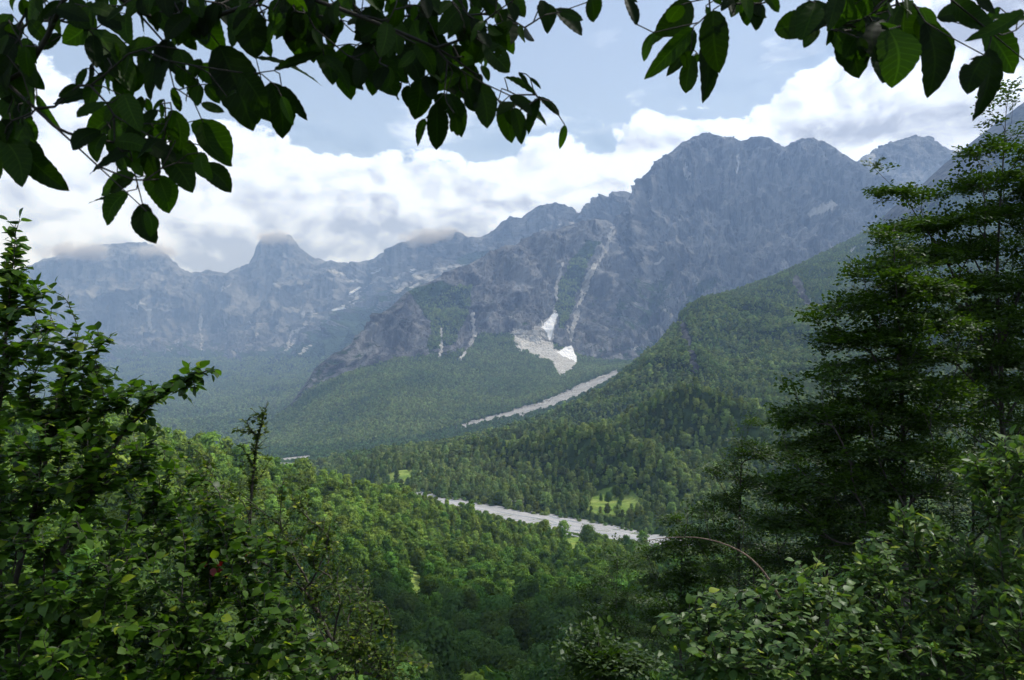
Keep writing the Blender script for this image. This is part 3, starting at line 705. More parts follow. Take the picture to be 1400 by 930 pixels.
M_tree_shade_dark = leaf_mat('shade_dark_slope_foliage', (0.050, 0.100, 0.030), (0.105, 0.175, 0.048), 0.34, (1.3, 1.45, 0.6), 0.0, objrand=0.25)  # shade painted into the green for lower slope trees; dark meadow trees share it
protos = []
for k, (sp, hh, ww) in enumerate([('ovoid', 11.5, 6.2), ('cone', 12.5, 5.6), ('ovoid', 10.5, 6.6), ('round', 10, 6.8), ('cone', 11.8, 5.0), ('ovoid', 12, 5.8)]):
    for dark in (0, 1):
        c_ = unlinked(crown_mesh('crown', hh, ww, 3600, 0.46, sp, 170 + k, M_tree_shade_dark if dark else M_tree_near))
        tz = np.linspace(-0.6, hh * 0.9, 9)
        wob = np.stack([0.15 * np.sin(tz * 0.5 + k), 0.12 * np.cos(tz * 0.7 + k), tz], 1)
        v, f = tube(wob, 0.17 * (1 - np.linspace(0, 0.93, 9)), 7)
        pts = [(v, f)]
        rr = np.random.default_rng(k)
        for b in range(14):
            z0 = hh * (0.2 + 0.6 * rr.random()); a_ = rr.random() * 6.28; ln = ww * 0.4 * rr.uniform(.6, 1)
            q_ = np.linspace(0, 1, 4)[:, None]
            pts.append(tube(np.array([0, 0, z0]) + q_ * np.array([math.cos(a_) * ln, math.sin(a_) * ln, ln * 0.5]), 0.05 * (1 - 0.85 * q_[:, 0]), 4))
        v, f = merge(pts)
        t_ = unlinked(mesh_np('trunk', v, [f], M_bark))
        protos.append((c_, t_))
nconi = 0
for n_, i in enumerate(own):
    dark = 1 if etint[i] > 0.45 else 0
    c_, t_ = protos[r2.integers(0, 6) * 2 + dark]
    e = thing('forest_tree', 'tree with shade put into its green, crowded into the lower wood on the near slope' if dark else 'fresh green tree in the sunlit wood covering the near slope', 'tree', epos[i],
              'shade-toned trees of the near slope wood' if dark else 'green trees of the near slope wood')
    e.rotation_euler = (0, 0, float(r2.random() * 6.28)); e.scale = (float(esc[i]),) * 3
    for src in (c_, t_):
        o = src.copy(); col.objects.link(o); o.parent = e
for px_, py_, k_, sc_, lab in ((832, 689, 6, .8, 'largest round dark tree standing free in the riverside meadow'), (821, 686, 4, .55, 'small dark tree at the meadow edge nearest the gravel'), (850, 686, 6, .5, 'small round bush tree in the middle of the riverside meadow'),
                           (846, 694, 0, .5, 'low dark tree at the lower end of the riverside meadow'), (842, 681, 2, .9, 'tall pointed dark tree at the top of the riverside meadow'), (803, 752, 0, 1.25, 'big dark tree beside the small clearing on the near slope')):
    g_ = (E_V if py_ > 710 else C_V).reshape(-1, 3); q_ = proj(g_); ok = g_[:, 1] > 100; dd = np.hypot(q_[0] - px_, q_[1] - py_) + 1e6 * ~ok; base_ = g_[dd.argmin()]
    e = thing('meadow_tree', lab, 'tree', base_); e.scale = (sc_,) * 3
    for src in protos[k_ * 2 + 1 if k_ * 2 + 1 < len(protos) else 1]:
        o = src.copy(); col.objects.link(o); o.parent = e
print('slope trees', len(epos), time.time() - T0)

# ------------------------------------------------------------------ plants near the viewer
def leaf_template(rows, widths, droop=0.12, fold=0.18, serr=0.0):
    """unit leaf along +x, blade normal +z; rows of (left, mid, right)"""
    V = [(0, 0, 0)]; Fq = []; Ft = []
    n = len(widths)
    for k, wd in enumerate(widths):
        x = (k + 1) / (n + 1); z = -droop * x * x
        s_ = 1 + serr * (1 if k % 2 else -1)
        V += [(x + serr * 0.2, wd * s_, z + fold * wd), (x, 0, z), (x + serr * .2, -wd * s_, z + fold * wd)]
    V.append((1, 0, -droop)); last = len(V) - 1
    T = [(0, 2, 1), (0, 3, 2)]
    for k in range(n - 1):
        a = 1 + 3 * k; b = a + 3
        T += [(a, a + 1, b + 1), (a, b + 1, b), (a + 1, a + 2, b + 2), (a + 1, b + 2, b + 1)]
    a = 1 + 3 * (n - 1)
    T += [(a, a + 1, last), (a + 1, a + 2, last)]
    return np.array(V, float), np.array(T)

def leaf_fine():
    """ovate blade, 16 rows by 7 columns, rounded base, short drawn-out tip, finely toothed edge"""
    rows, cols = 18, 7; V = []
    for i in range(rows):
        u = i / (rows - 1); wd = 0.295 * math.sin(math.pi * u ** 0.88) ** 0.62 * (1 - .12 * u) if 0 < u < 1 else 0.004
        if u > .88: wd *= 1 - (u - .88) / .12 * .35
        for j in range(cols):
            c_ = (j / (cols - 1)) * 2 - 1
            wj = wd * (1 + (.035 if i % 2 else -.02) * (abs(c_) == 1))
            V.append((u, -c_ * wj, -.14 * u * u + .16 * abs(c_) * wd + .012 * math.sin(u * 38) * abs(c_)))
    idx = np.arange(rows * cols).reshape(rows, cols)
    q = np.stack([idx[:-1, :-1], idx[:-1, 1:], idx[1:, 1:], idx[1:, :-1]], -1).reshape(-1, 4)
    uc = np.array([(i / (rows - 1), abs((j / (cols - 1)) * 2 - 1)) for i in range(rows) for j in range(cols)])
    return np.array(V, float), q, uc
*LEAF_FINE, LEAF_UC = leaf_fine()
LEAF_MID = leaf_template(3, [.24, .31, .19], 0.16, 0.2)
LEAF_BROAD = leaf_template(4, [.30, .40, .36, .2], 0.16, 0.15)
LEAF_SLIM = leaf_template(3, [.19, .235, .15], 0.14, 0.2)
LEAF_TINY = (np.array([(0, 0, 0), (.5, .30, .06), (1, 0, -.08), (.5, -.30, .06)], float), np.array([(0, 1, 2), (0, 2, 3)]))

def unit(v): return v / (np.linalg.norm(v, axis=-1, keepdims=True) + 1e-9)

def place_leaves(tmpl, pos, axis, normal, size, r, curl=0.0):
    TV, TF = tmpl
    axis = unit(axis); normal = unit(normal - axis * (normal * axis).sum(1)[:, None]); side = np.cross(normal, axis)
    n = len(pos); size = np.broadcast_to(size, (n,))
    T = np.broadcast_to(TV, (n,) + TV.shape).copy()
    if curl:
        T[..., 2] += curl * r.normal(size=(n, 1)) * T[..., 0] ** 2 + curl * 1.2 * r.normal(size=(n, 1)) * T[..., 0] * T[..., 1]
        T[..., 1] *= (0.85 + 0.3 * r.random((n, 1)))
    T = T * size[:, None, None]
    v = pos[:, None] + T[..., :1] * axis[:, None] + T[..., 1:2] * side[:, None] + T[..., 2:] * normal[:, None]
    f = TF[None] + (np.arange(n) * len(TV))[:, None, None]
    return v.reshape(-1, 3), f.reshape(-1, TF.shape[1]), len(TV)

def grow(base, tips, r, step=0.12, pathw=0.35, up=0.25, wob=0.06, starts=None):
    """connects the tips to the base by branching curves. Returns nodes, parents, index of each tip"""
    cap = 200000
    N = np.zeros((cap, 3)); par = np.full(cap, -1); pl = np.zeros(cap); dr = np.zeros((cap, 3)); cnt = 0
    def add(p, q, d):
        nonlocal cnt
        N[cnt] = p; par[cnt] = q; pl[cnt] = 0 if q < 0 else pl[q] + np.linalg.norm(p - N[q]); dr[cnt] = d; cnt += 1; return cnt - 1
    add(np.asarray(base, float), -1, np.array([0, 0, 1.0]))
    for s in (starts or []):
        q = 0
        pts = [np.asarray(base, float)] + [np.asarray(x, float) for x in s]
        for a, b in zip(pts[:-1], pts[1:]):
            L = np.linalg.norm(b - a); k = max(1, int(L / step))
            for i in range(1, k + 1):
                x = a + (b - a) * i / k; x = x + r.normal(size=3) * wob * 0.25 * step if i < k else x
                q = add(x, q, (b - a) / (L + 1e-9))
    tips = np.asarray(tips); order = np.argsort(np.linalg.norm(tips - np.asarray(base), axis=1) * (0.75 + 0.5 * r.random(len(tips))))
    out = np.zeros(len(tips), int)
    for ti in order:
        tp = tips[ti]; d = tp - N[:cnt]; L = np.linalg.norm(d, axis=1)
        back = ((d * dr[:cnt]).sum(1) / (L + 1e-9))
        c = L * (1.25 - 0.45 * back) + pathw * pl[:cnt]
        q = int(np.argmin(c)); a = N[q].copy(); LL = L[q]; k = max(2, int(LL / step))
        ctrl = a + dr[q] * LL * 0.35 + np.array([0, 0, up]) * LL * 0.3 + r.normal(size=3) * wob * LL
        prev = a
        for i in range(1, k + 1):
            u_ = i / k; x = (1 - u_) ** 2 * a + 2 * u_ * (1 - u_) * ctrl + u_ * u_ * tp
            x = x + r.normal(size=3) * wob * 0.2 * step
            q = add(x, q, unit((x - prev)[None])[0]); prev = x
        out[ti] = q
    return N[:cnt], par[:cnt], out

def wood(N, par, rtip, power, rmax, sides=5, flare=None):
    """flare: thickening of each node, nearer the trunk"""
    cnt = np.zeros(len(N)); kids = np.zeros(len(N), int)
    np.add.at(kids, par[par >= 0], 1); cnt[kids == 0] = 1
    for i in range(len(N) - 1, 0, -1): cnt[par[i]] += cnt[i]
    rad = np.minimum(rtip * cnt ** power, rmax)
    if flare is not None: rad = np.minimum(rad * flare, rmax)
    d = unit(N - N[np.maximum(par, 0)]); d[0] = d[1] if len(d) > 1 else (0, 0, 1)
    ref = np.array([0.31, 0.87, 0.23]); a = unit(np.cross(d, np.broadcast_to(ref, d.shape))); b = np.cross(d, a)
    th = np.linspace(0, 6.2832, sides, endpoint=False)
    def ring(idx, rr): return N[idx][:, None] + rr[:, None, None] * (a_[:, None] * np.cos(th)[None, :, None] + b_[:, None] * np.sin(th)[None, :, None])
    i = np.nonzero(par >= 0)[0]; p = par[i]
    a_, b_ = a[i], b[i]
    r0 = np.minimum(rad[p], rad[i] * 1.35); top = ring(i, rad[i]); bot = ring(p, r0)
    V = np.concatenate([bot, top], 1).reshape(-1, 3)
    o = (np.arange(len(i)) * 2 * sides)[:, None]; k = np.arange(sides); kn = (k + 1) % sides
    F = np.stack([o + k, o + kn, o + sides + kn, o + sides + k], -1).reshape(-1, 4)
    return V, F, rad, rad[i]

def split_wood(V, F, rr, sides, thr):
    """thick segments -> stem, thin ones -> twigs"""
    seg = np.repeat(rr, sides); return F[seg >= thr], F[seg < thr]

def ellip_tips(cl, n, r, shell=0.35):
    """cl: (px,py,Y, rx_px, ry_px, depth_m, weight). tips spread through those volumes"""
    wts = np.array([c[6] if len(c) > 6 else c[3] * c[4] for c in cl], float); wts /= wts.sum()
    pick = r.choice(len(cl), n, p=wts)
    C = np.array([c[:6] for c in cl], float)[pick]
    d = unit(r.normal(size=(n, 3))); rad = (shell + (1 - shell) * r.random(n)) ** (1 / 2.2); d *= rad[:, None]
    Y = C[:, 2] + d[:, 1] * C[:, 5]
    return P(C[:, 0] + d[:, 0] * C[:, 3], C[:, 1] - d[:, 2] * C[:, 4], Y)

def tip_leaves(N, par, tips, r, n_leaf, gap, size, flat=0.35, droop=0.1, spread=0.9, up=(0, 0, 1)):
    """alternate leaves back along each tip's twig"""
    pos, ax, no = [], [], []
    up = np.array(up, float)
    for t in tips:
        q = t; path = [N[q]]; L = 0
        while par[q] >= 0 and L < gap * n_leaf:
            L += np.linalg.norm(N[q] - N[par[q]]); q = par[q]; path.append(N[q])
        if len(path) < 2: continue
        path = np.array(path); seg = np.linalg.norm(np.diff(path, axis=0), axis=1); cum = np.concatenate([[0], np.cumsum(seg)])
        m = min(n_leaf, int(cum[-1] / gap) + 1)
        for k in range(m):
            s_ = min(k * gap * r.uniform(.85, 1.15), cum[-1] - 1e-6); i = min(np.searchsorted(cum, s_, 'right') - 1, len(seg) - 1)
            p_ = path[i] + (path[i + 1] - path[i]) * ((s_ - cum[i]) / (seg[i] + 1e-9)); d_ = (path[i] - path[i + 1]) / (seg[i] + 1e-9)
            lat = np.cross(d_, up); lat = lat / (np.linalg.norm(lat) + 1e-6)
            sg = (1 if k % 2 else -1) if k else 0
            a_ = d_ * (0.55 if k else 1) + lat * sg * spread + r.normal(size=3) * 0.18; a_[2] -= droop
            pos.append(p_); ax.append(a_); no.append(up + r.normal(size=3) * flat)
    return np.array(pos), np.array(ax), np.array(no)

def foliage_obj(parent, loc, pos, ax, no, tmpl, size, r, mat, curl=0.08, name='foliage'):
    v, f, nv = place_leaves(tmpl, pos, ax, no, size, r, curl)
    rnd = np.repeat(r.random(len(pos)), nv)
    return mesh_np(name, v - np.asarray(loc), [f], mat, parent, attrs=dict(rnd=rnd), smooth=True)

def wood_objs(parent, loc, N, par, rtip, power, rmax, thr, mat, sides=6):
    v, f, rad, rr = wood(N, par, rtip, power, rmax, sides)
    v = v - np.asarray(loc); fs, ft = split_wood(v, f, rr, sides, thr)
    def sub(name, ff):
        if not len(ff): return
        u_, inv = np.unique(ff, return_inverse=True); mesh_np(name, v[u_], [inv.reshape(ff.shape)], mat, parent)
    sub('trunk', fs); sub('branches', ft)

# materials
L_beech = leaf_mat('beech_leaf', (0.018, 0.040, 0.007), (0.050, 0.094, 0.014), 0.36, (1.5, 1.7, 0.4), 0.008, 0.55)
L_beech_shaded = leaf_mat('shade_painted_beech_leaf', (0.014, 0.032, 0.007), (0.036, 0.07, 0.012), 0.34, (1.4, 1.6, 0.4), 0.008, 0.55)  # darkened beech leaf: the understory's deep shade is painted into its colour
L_hazel = leaf_mat('hazel_leaf', (0.012, 0.036, 0.004), (0.068, 0.138, 0.014), 0.46, (1.5, 1.75, 0.3), 0.028, 0.42, yellow=(0.18, 0.24, 0.02))
L_bush = leaf_mat('bush_leaf', (0.026, 0.064, 0.015), (0.098, 0.165, 0.040), 0.36, (1.4, 1.6, 0.4), 0.032, 0.42, yellow=(0.22, 0.27, 0.03))
L_small = leaf_mat('scrub_leaf', (0.03, 0.058, 0.012), (0.075, 0.118, 0.02), 0.38, (1.4, 1.5, 0.4), 0.02, 0.45, yellow=(0.22, 0.26, 0.03))
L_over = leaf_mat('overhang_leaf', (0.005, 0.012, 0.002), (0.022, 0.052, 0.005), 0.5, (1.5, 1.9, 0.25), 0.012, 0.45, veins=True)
L_red = leaf_mat('red_leaf', (0.13, 0.006, 0.005), (0.2, 0.014, 0.01), 0.3, (1.2, 0.9, 0.8), 0.06)

def ground_z(x, y):
    """height of our hillside under (x, y), from its own grid"""
    k = E_V[-30:].reshape(-1, 3); d = (k[:, 0] - x) ** 2 + (k[:, 1] - y) ** 2; i = np.argsort(d)[:4]; w_ = 1 / (d[i] + 0.05)
    return float((k[i, 2] * w_).sum() / w_.sum())

def plant(name, label, cat, bx, clusters, ntips, tmpl, size, mat, nleaf, gap, seed, rtip=0.0016, power=0.46, rmax=0.09, thr=0.012, step=0.10, pathw=0.3, up=0.3,
          flat=0.35, droop=0.12, barkm=None, stems=None, group=None, base_z=None, shell=0.35, spread=0.9, wob=0.07):
    r = np.random.default_rng(seed)
    b = P(bx[0], 500, bx[1]); gz = ground_z(b[0], b[1]) if base_z is None else base_z
    base = np.array([b[0], b[1], gz])
    e = thing(name, label, cat, base, group)
    tips = ellip_tips(clusters, ntips, r, shell)
    tips = tips[tips[:, 2] > gz + 0.15]
    st = [[P(*q) for q in s_] for s_ in (stems or [])]
    N, par, ti = grow(base - [0, 0, 0.15], tips, r, step, pathw, up, wob, st)
    wood_objs(e, base, N, par, rtip, power, rmax, thr, barkm or M_bark_dark)
    pos, ax, no = tip_leaves(N, par, ti, r, nleaf, gap, size, flat, droop, spread)
    foliage_obj(e, base, pos, ax, no, tmpl, size * (0.45 + 0.85 * r.random(len(pos)) ** .8), r, mat)
    return e, base, N, par, ti, r

# ---- left-hand thicket
plant('hazel_shrub', 'tall hazel with long leafy shoots rising against the far mountains, on the valley\'s near edge', 'shrub', (-40, 4.6),
      [(22,318,4.5,16,26,.15,500),(12,372,4.5,28,28,.2,900),(45,395,4.5,40,16,.2,700),(85,410,4.4,20,10,.1,150),(40,450,4.5,55,40,.35),(118,462,4.4,50,12,.2,800),(75,520,4.5,90,45,.4),(150,540,4.5,70,32,.3),
       (215,535,4.4,60,20,.2),(275,508,4.4,28,9,.1,350),(60,620,4.5,110,80,.6),(170,620,4.5,60,60,.4),(70,760,4.4,130,110,.7),(50,880,4.2,140,90,.6)],
      1250, LEAF_BROAD, 0.060, L_hazel, 8, 0.036, 11, stems=[[(0,800,4.6),(-5,600,4.6),(10,440,4.55),(20,340,4.5)], [(60,820,4.6),(110,690,4.5),(170,590,4.5),(230,530,4.4),(285,506,4.4)], [(20,800,4.7),(60,640,4.6),(90,520,4.5),(150,470,4.4)]], pathw=0.2)
plant('hazel_shrub', 'low broad hazel with glossy leaves spreading below the tall hazel', 'shrub', (250, 5.2),
      [(215,660,5.2,60,50,.5),(270,720,5.2,75,60,.5),(330,770,5.1,70,60,.5),(225,790,5.0,100,70,.6),(320,860,4.8,100,70,.6),(200,890,4.6,110,60,.5),(400,900,4.8,70,40,.5)],
      1050, LEAF_BROAD, 0.056, L_hazel, 8, 0.036, 12, pathw=0.25)
e_, base_, N_, par_, ti_, r_ = plant('twiggy_shrub', 'thin twiggy shrub with a few red leaves between the low hazel and the slope', 'shrub', (330, 5.6),
      [(300,700,5.6,40,50,.4),(345,740,5.6,50,50,.4),(400,700,5.6,28,60,.3),(430,760,5.6,45,60,.4),(460,850,5.4,60,60,.4),(270,640,5.7,25,35,.3),(380,820,5.5,50,50,.4)],
      560, LEAF_MID, 0.036, L_small, 8, 0.026, 13, pathw=0.2, flat=.6)
rp = P(np.array([283, 296, 303, 308, 334, 291]), np.array([768, 782, 774, 790, 762, 776]), np.array([4.9] * 6))
foliage_obj(e_, base_, rp, r_.normal(size=(6, 3)), np.array([[0, -1, .5]] * 6) + r_.normal(size=(6, 3)) * .3, LEAF_BROAD, 0.055, r_, L_red, name='red_foliage')['label'] = 'small red autumn leaves'
plant('slender_sapling', 'slender sparse sapling standing clear against the valley behind', 'sapling', (345, 6.6),
      [(346,590,6.5,24,34,.1,300),(350,635,6.5,26,26,.12,250),(340,690,6.5,32,40,.2,200),(360,562,6.5,7,10,.05,60)],
      105, LEAF_MID, 0.042, L_small, 8, 0.030, 14, stems=[[(338,780,6.6),(345,660,6.5),(352,600,6.5),(366,548,6.5)]], rtip=.0018, pathw=0.1)
plant('scrub_bush', 'small leaved scrub with yellow tips at the slope\'s edge below the sapling', 'bush', (520, 6.0),
      [(500,860,6.0,45,50,.4),(450,890,5.6,70,40,.4),(540,905,5.8,50,25,.4),(480,800,6.2,35,30,.3)],
      330, LEAF_MID, 0.042, L_small, 7, 0.028, 15, pathw=0.2, flat=.55)

# ---- bushes on the right
plant('broadleaf_bush', 'grey green broad leaved bush beside the arching bare stem', 'bush', (1060, 4.3),
      [(1000,835,4.1,60,35,.4),(930,852,4.1,35,16,.2),(1080,815,4.2,60,40,.4),(1130,850,4.2,70,60,.5),(1050,890,3.9,120,50,.5),(960,905,3.9,60,30,.4),(1110,775,4.3,30,18,.2)],
      640, LEAF_BROAD, 0.048, L_bush, 7, 0.032, 21, pathw=0.25)
plant('willow_bush', 'dense bush of upright elliptical leaves in front of the dark trees', 'bush', (1260, 4.6),
      [(1205,775,4.5,50,35,.4),(1235,712,4.5,18,22,.15,500),(1270,728,4.5,36,26,.25),(1300,760,4.5,60,40,.4),(1230,830,4.4,90,60,.5),(1330,820,4.4,80,70,.5),(1260,905,4.1,150,50,.5),(1170,900,4.1,80,40,.5),(1190,740,4.5,18,14,.15,250)],
      1250, LEAF_SLIM, 0.050, L_bush, 8, 0.024, 22, pathw=0.25, up=.6, droop=-0.25, flat=.5)
plant('willow_bush', 'taller leafy bush shoot standing above the dense elliptical bush', 'bush', (1390, 4.3),
      [(1380,615,4.2,26,22,.2),(1345,640,4.2,36,24,.25),(1365,680,4.2,45,40,.3),(1330,655,4.2,20,24,.2),(1385,750,4.2,40,60,.3),(1400,860,4.0,60,70,.4),(1420,640,4.2,30,60,.3)],
      520, LEAF_SLIM, 0.054, L_bush, 7, 0.026, 23, stems=[[(1385,840,4.3),(1372,720,4.2),(1376,620,4.2)]], pathw=0.2, up=.6, droop=-0.25, flat=.5)
# arching bare stem
r = np.random.default_rng(30)
ap = np.array([P(1085,850,5.0), P(1062,810,5.0), P(1045,782,5.0), P(1020,757,5.05), P(985,741,5.1), P(950,734,5.15), P(910,735,5.2), P(880,740,5.25)])
uu = np.linspace(0, 7, 60); arc = np.stack([np.interp(uu, np.arange(8), ap[:, k]) for k in range(3)], 1)
for _ in range(12): arc[1:-1] = (arc[:-2] + 2 * arc[1:-1] + arc[2:]) / 4
bz = ground_z(arc[0, 0] + .1, arc[0, 1]); foot = np.array([arc[0, 0] + .12, arc[0, 1], bz - .1])
arc = np.concatenate([foot + (arc[0] - foot) * np.linspace(0, 1, 12)[:-1, None], arc])
rad = np.interp(np.linspace(0, 1, len(arc)), [0, .35, .7, 1], [.011, .0075, .004, .0015])
e = thing('arching_stem', 'bare brown stem arching over beside the broad leaved bush', 'stem', foot)
v, f = tube(arc - foot, rad, 7); mesh_np('stem', v, [f], bark_mat('stem_bark', (0.09, 0.06, 0.04), (0.2, 0.15, 0.11), 40), e)
tw = []
for k, dx in ((38, .05), (48, -.06), (56, .04)):
    tw.append(tube(np.array([arc[k] - foot, arc[k] - foot + [dx * .4, 0, .09], arc[k] - foot + [dx * .5, 0.02, .2]]), [.003, .002, .001], 5))
v, f = merge(tw); mesh_np('twig', v, [f], M_bark_dark, e)

# ---- beeches on the right
def spray(r, n, L):
    """a flat fan of small leaves along a forked twig, along +x, normal +z"""
    pos, ax = [], []
    twigs = [(np.zeros(3), np.array([1., 0, 0]), L)]
    for s_ in (-1, 1):
        for u_ in (.2, .4, .62):
            twigs.append((np.array([u_ * L, 0, -.04 * u_ * L]), unit(np.array([[.75, s_ * .7, r.normal() * .1]]))[0], L * (.75 - u_ * .55)))
    for p0, d_, l_ in twigs:
        m = max(3, int(n * l_ / (L * 2.7)))
        for k in range(m):
            u_ = (k + .5) / m; lat = np.array([-d_[1], d_[0], 0]); s_ = 1 if k % 2 else -1
            pos.append(p0 + d_ * l_ * u_ + [0, 0, -.1 * l_ * u_ * u_]); ax.append(d_ * .6 + lat * s_ * .8 + [0, 0, r.normal() * .2])
    return np.array(pos), np.array(ax)

def beech(label, bx, clusters, ntips, seed, mat, stems, nleaf=30, L=0.52, size=0.080, rtip=0.0028, rmax=0.13, group=None, base_z=None, name='beech_tree', thr=.03, pathw=.25, flatn=.16):
    r = np.random.default_rng(seed)
    b = P(bx[0], 500, bx[1]); gz = ground_z(b[0], b[1]) if base_z is None else base_z
    base = np.array([b[0], b[1], gz]); e = thing(name, label, 'tree', base, group)
    tips = ellip_tips(clusters, ntips, r, .25)
    sect = np.floor(np.arctan2(tips[:, 0] - base[0], tips[:, 1] - base[1]) / .72)                    # boughs lie in tiers
    offs = np.sin(sect * 12.9898 + seed) * .5; tier = .62 * (bx[1] / 15)
    rd = np.hypot(tips[:, 0] - base[0], tips[:, 1] - base[1])
    zz = tips[:, 2] + rd * .12; zt = (np.round(zz / tier + offs) - offs) * tier
    tips[:, 2] = zt + (zz - zt) * .40 - rd * .12
    st = [[P(*q) for q in s_] for s_ in stems]
    N, par, ti = grow(base - [0, 0, .3], tips, r, .22, pathw, .15, .06, st)
    wood_objs(e, base, N, par, rtip, .47, rmax, thr, M_bark_dark, 7)
    d_ = unit(N[ti] - N[np.maximum(par[np.maximum(par[ti], 0)], 0)]); d_[:, 2] *= .5; d_ = unit(d_)
    kinds = [spray(r, nleaf, L) for _ in range(6)]; pick = r.integers(0, 6, len(ti))
    PP, AA, NN = [], [], []
    for k, (sp, sa) in enumerate(kinds):
        m = pick == k; x = d_[m]; z = unit(np.array([0, 0, 1.]) + r.normal(size=x.shape) * flatn); z = unit(z - x * (x * z).sum(1)[:, None]); y = np.cross(z, x)
        sc_ = (0.7 + .6 * r.random(m.sum()))[:, None, None]
        o0 = N[ti][m] - x * L * .45
        for src, dst in ((sp, PP), (sa, AA)):
            q = src[None, :, :1] * x[:, None] + src[None, :, 1:2] * y[:, None] + src[None, :, 2:] * z[:, None]
            dst.append((o0[:, None] + q * sc_ if dst is PP else q).reshape(-1, 3))
        NN.append(np.repeat(z, len(sp), 0))
    pos, ax, no = np.concatenate(PP), np.concatenate(AA), np.concatenate(NN)
    pos = pos + r.normal(size=pos.shape) * .025; no = no + r.normal(size=no.shape) * .3
    foliage_obj(e, base, pos, ax, no, LEAF_TINY, size * (.7 + .6 * r.random(len(pos))), r, mat, .05)
    return e

beech('tallest beech with a bare dark trunk and long limbs, its top near the overhanging leaves', (1372, 16),
      [(1378,175,16,30,60,.6),(1362,240,16,60,60,.9),(1335,300,16,75,50,1.),(1392,320,16,80,70,1.),(1275,305,15.8,60,38,.8),(1225,262,15.6,32,26,.5,900),(1205,238,15.5,12,12,.2,200),(1250,350,15.8,70,45,.8),(1320,390,16,90,60,1.1),
       (1400,440,16,80,90,1.2),(1310,470,16,90,50,1.1),(1300,385,15.8,55,60,1.,7000),(1345,455,16,70,80,1.2,7000),(1290,330,15.8,60,40,.9,3000),(1450,250,16.2,60,110,1.),(1460,420,16.2,70,120,1.2),(1330,540,16,100,50,1.2),(1400,570,16,90,60,1.2)],
      1750, 41, L_beech, [[(1372,640,16),(1368,480,16),(1362,380,16),(1368,270,16),(1376,150,16),(1380,118,16)], [(1372,640,16),(1368,540,16),(1330,430,15.8),(1290,350,15.7),(1240,275,15.6),(1200,235,15.5)],
                          [(1372,640,16),(1368,480,16),(1400,380,16),(1440,260,16.2)], [(1372,640,16),(1368,560,16),(1310,500,15.6),(1250,470,15.5)]], rmax=.15)
beech('layered beech with a straight thin trunk and low drooping boughs beside the tallest beech', (1236, 14),
      [(1222,335,14,26,30,.4),(1215,385,14,60,36,.7),(1165,415,13.9,46,16,.5),(1262,400,14.2,50,34,.7),(1180,450,14,66,30,.7),(1265,455,14,75,40,.8),(1135,455,13.8,36,16,.4),(1185,510,14,85,36,.9),(1255,540,14,80,40,1.),(1140,560,13.8,75,30,.8),(1100,590,13.6,45,22,.5),
       (1190,600,14,90,40,1.),(1260,640,14,90,50,1.),(1130,650,13.8,80,36,.9),(1090,700,13.6,60,40,.6),(1190,710,14,100,50,1.)],
      1500, 42, L_beech, [[(1236,680,14),(1234,560,14),(1230,460,14),(1224,380,14),(1222,315,14)], [(1236,680,14),(1235,600,14),(1180,560,13.9),(1110,580,13.7)], [(1236,680,14),(1234,560,14),(1190,480,13.9),(1130,455,13.8)]], rmax=.11)
for lab, bx, cl, n_, sd_ in (
    ('leafy beech with deep shade put into its leaves, under the tallest beech', (1330, 19), [(1330,600,19,110,60,1.2),(1400,680,19,90,70,1.2),(1280,690,19,110,60,1.2),(1350,740,19,110,50,1.2),(1440,560,19,80,90,1.2)], 900, 43),
    ('low beech with shade put into its leaves, behind the dense elliptical bush', (1130, 18), [(1120,680,18,80,50,1.),(1080,740,18,80,45,1.),(1160,760,18,90,45,1.),(1230,740,18,80,60,1.),(1060,800,18,70,40,.9)], 800, 44),
    ('feathery young beech leaning out over the river view', (1010, 21), [(1030,610,21,34,30,.6),(1000,650,21,40,40,.8),(1045,690,21,60,50,.9),(985,715,21,50,35,.8),(1030,770,21,70,45,1.),(1065,640,21,40,50,.8)], 700, 45),
    ('small pale young beech below the river bend', (930, 27), [(935,725,27,32,22,.7),(915,770,27,44,36,1.),(960,790,27,50,45,1.),(930,840,27,60,45,1.1),(975,730,27,24,30,.7)], 620, 46),
    ('bushy young beech at the foot of the valley view', (840, 33), [(850,775,33,34,26,1.),(830,820,33,48,36,1.2),(870,850,33,55,40,1.2),(815,870,33,45,36,1.1),(860,900,33,60,30,1.2)], 560, 47),
    ('bright small beech low between the scrub and the broad leaved bush', (815, 12), [(812,890,12,22,16,.3),(825,915,12,36,20,.4),(850,900,12,26,16,.3)], 130, 48)):
    b_ = P(bx[0], 500, bx[1])
    top_ = min(c[1] - c[4] for c in cl)
    beech(lab, bx, cl, n_, sd_, L_beech_shaded if sd_ in (43, 44) else L_beech, [[(bx[0], max(c[1] for c in cl), bx[1]), (bx[0] + 4, top_ + 20, bx[1])]], nleaf=24, L=.5 if sd_ < 46 else .62, size=.07 if sd_ < 46 else .10, rmax=.07, name='young_beech', thr=.02)

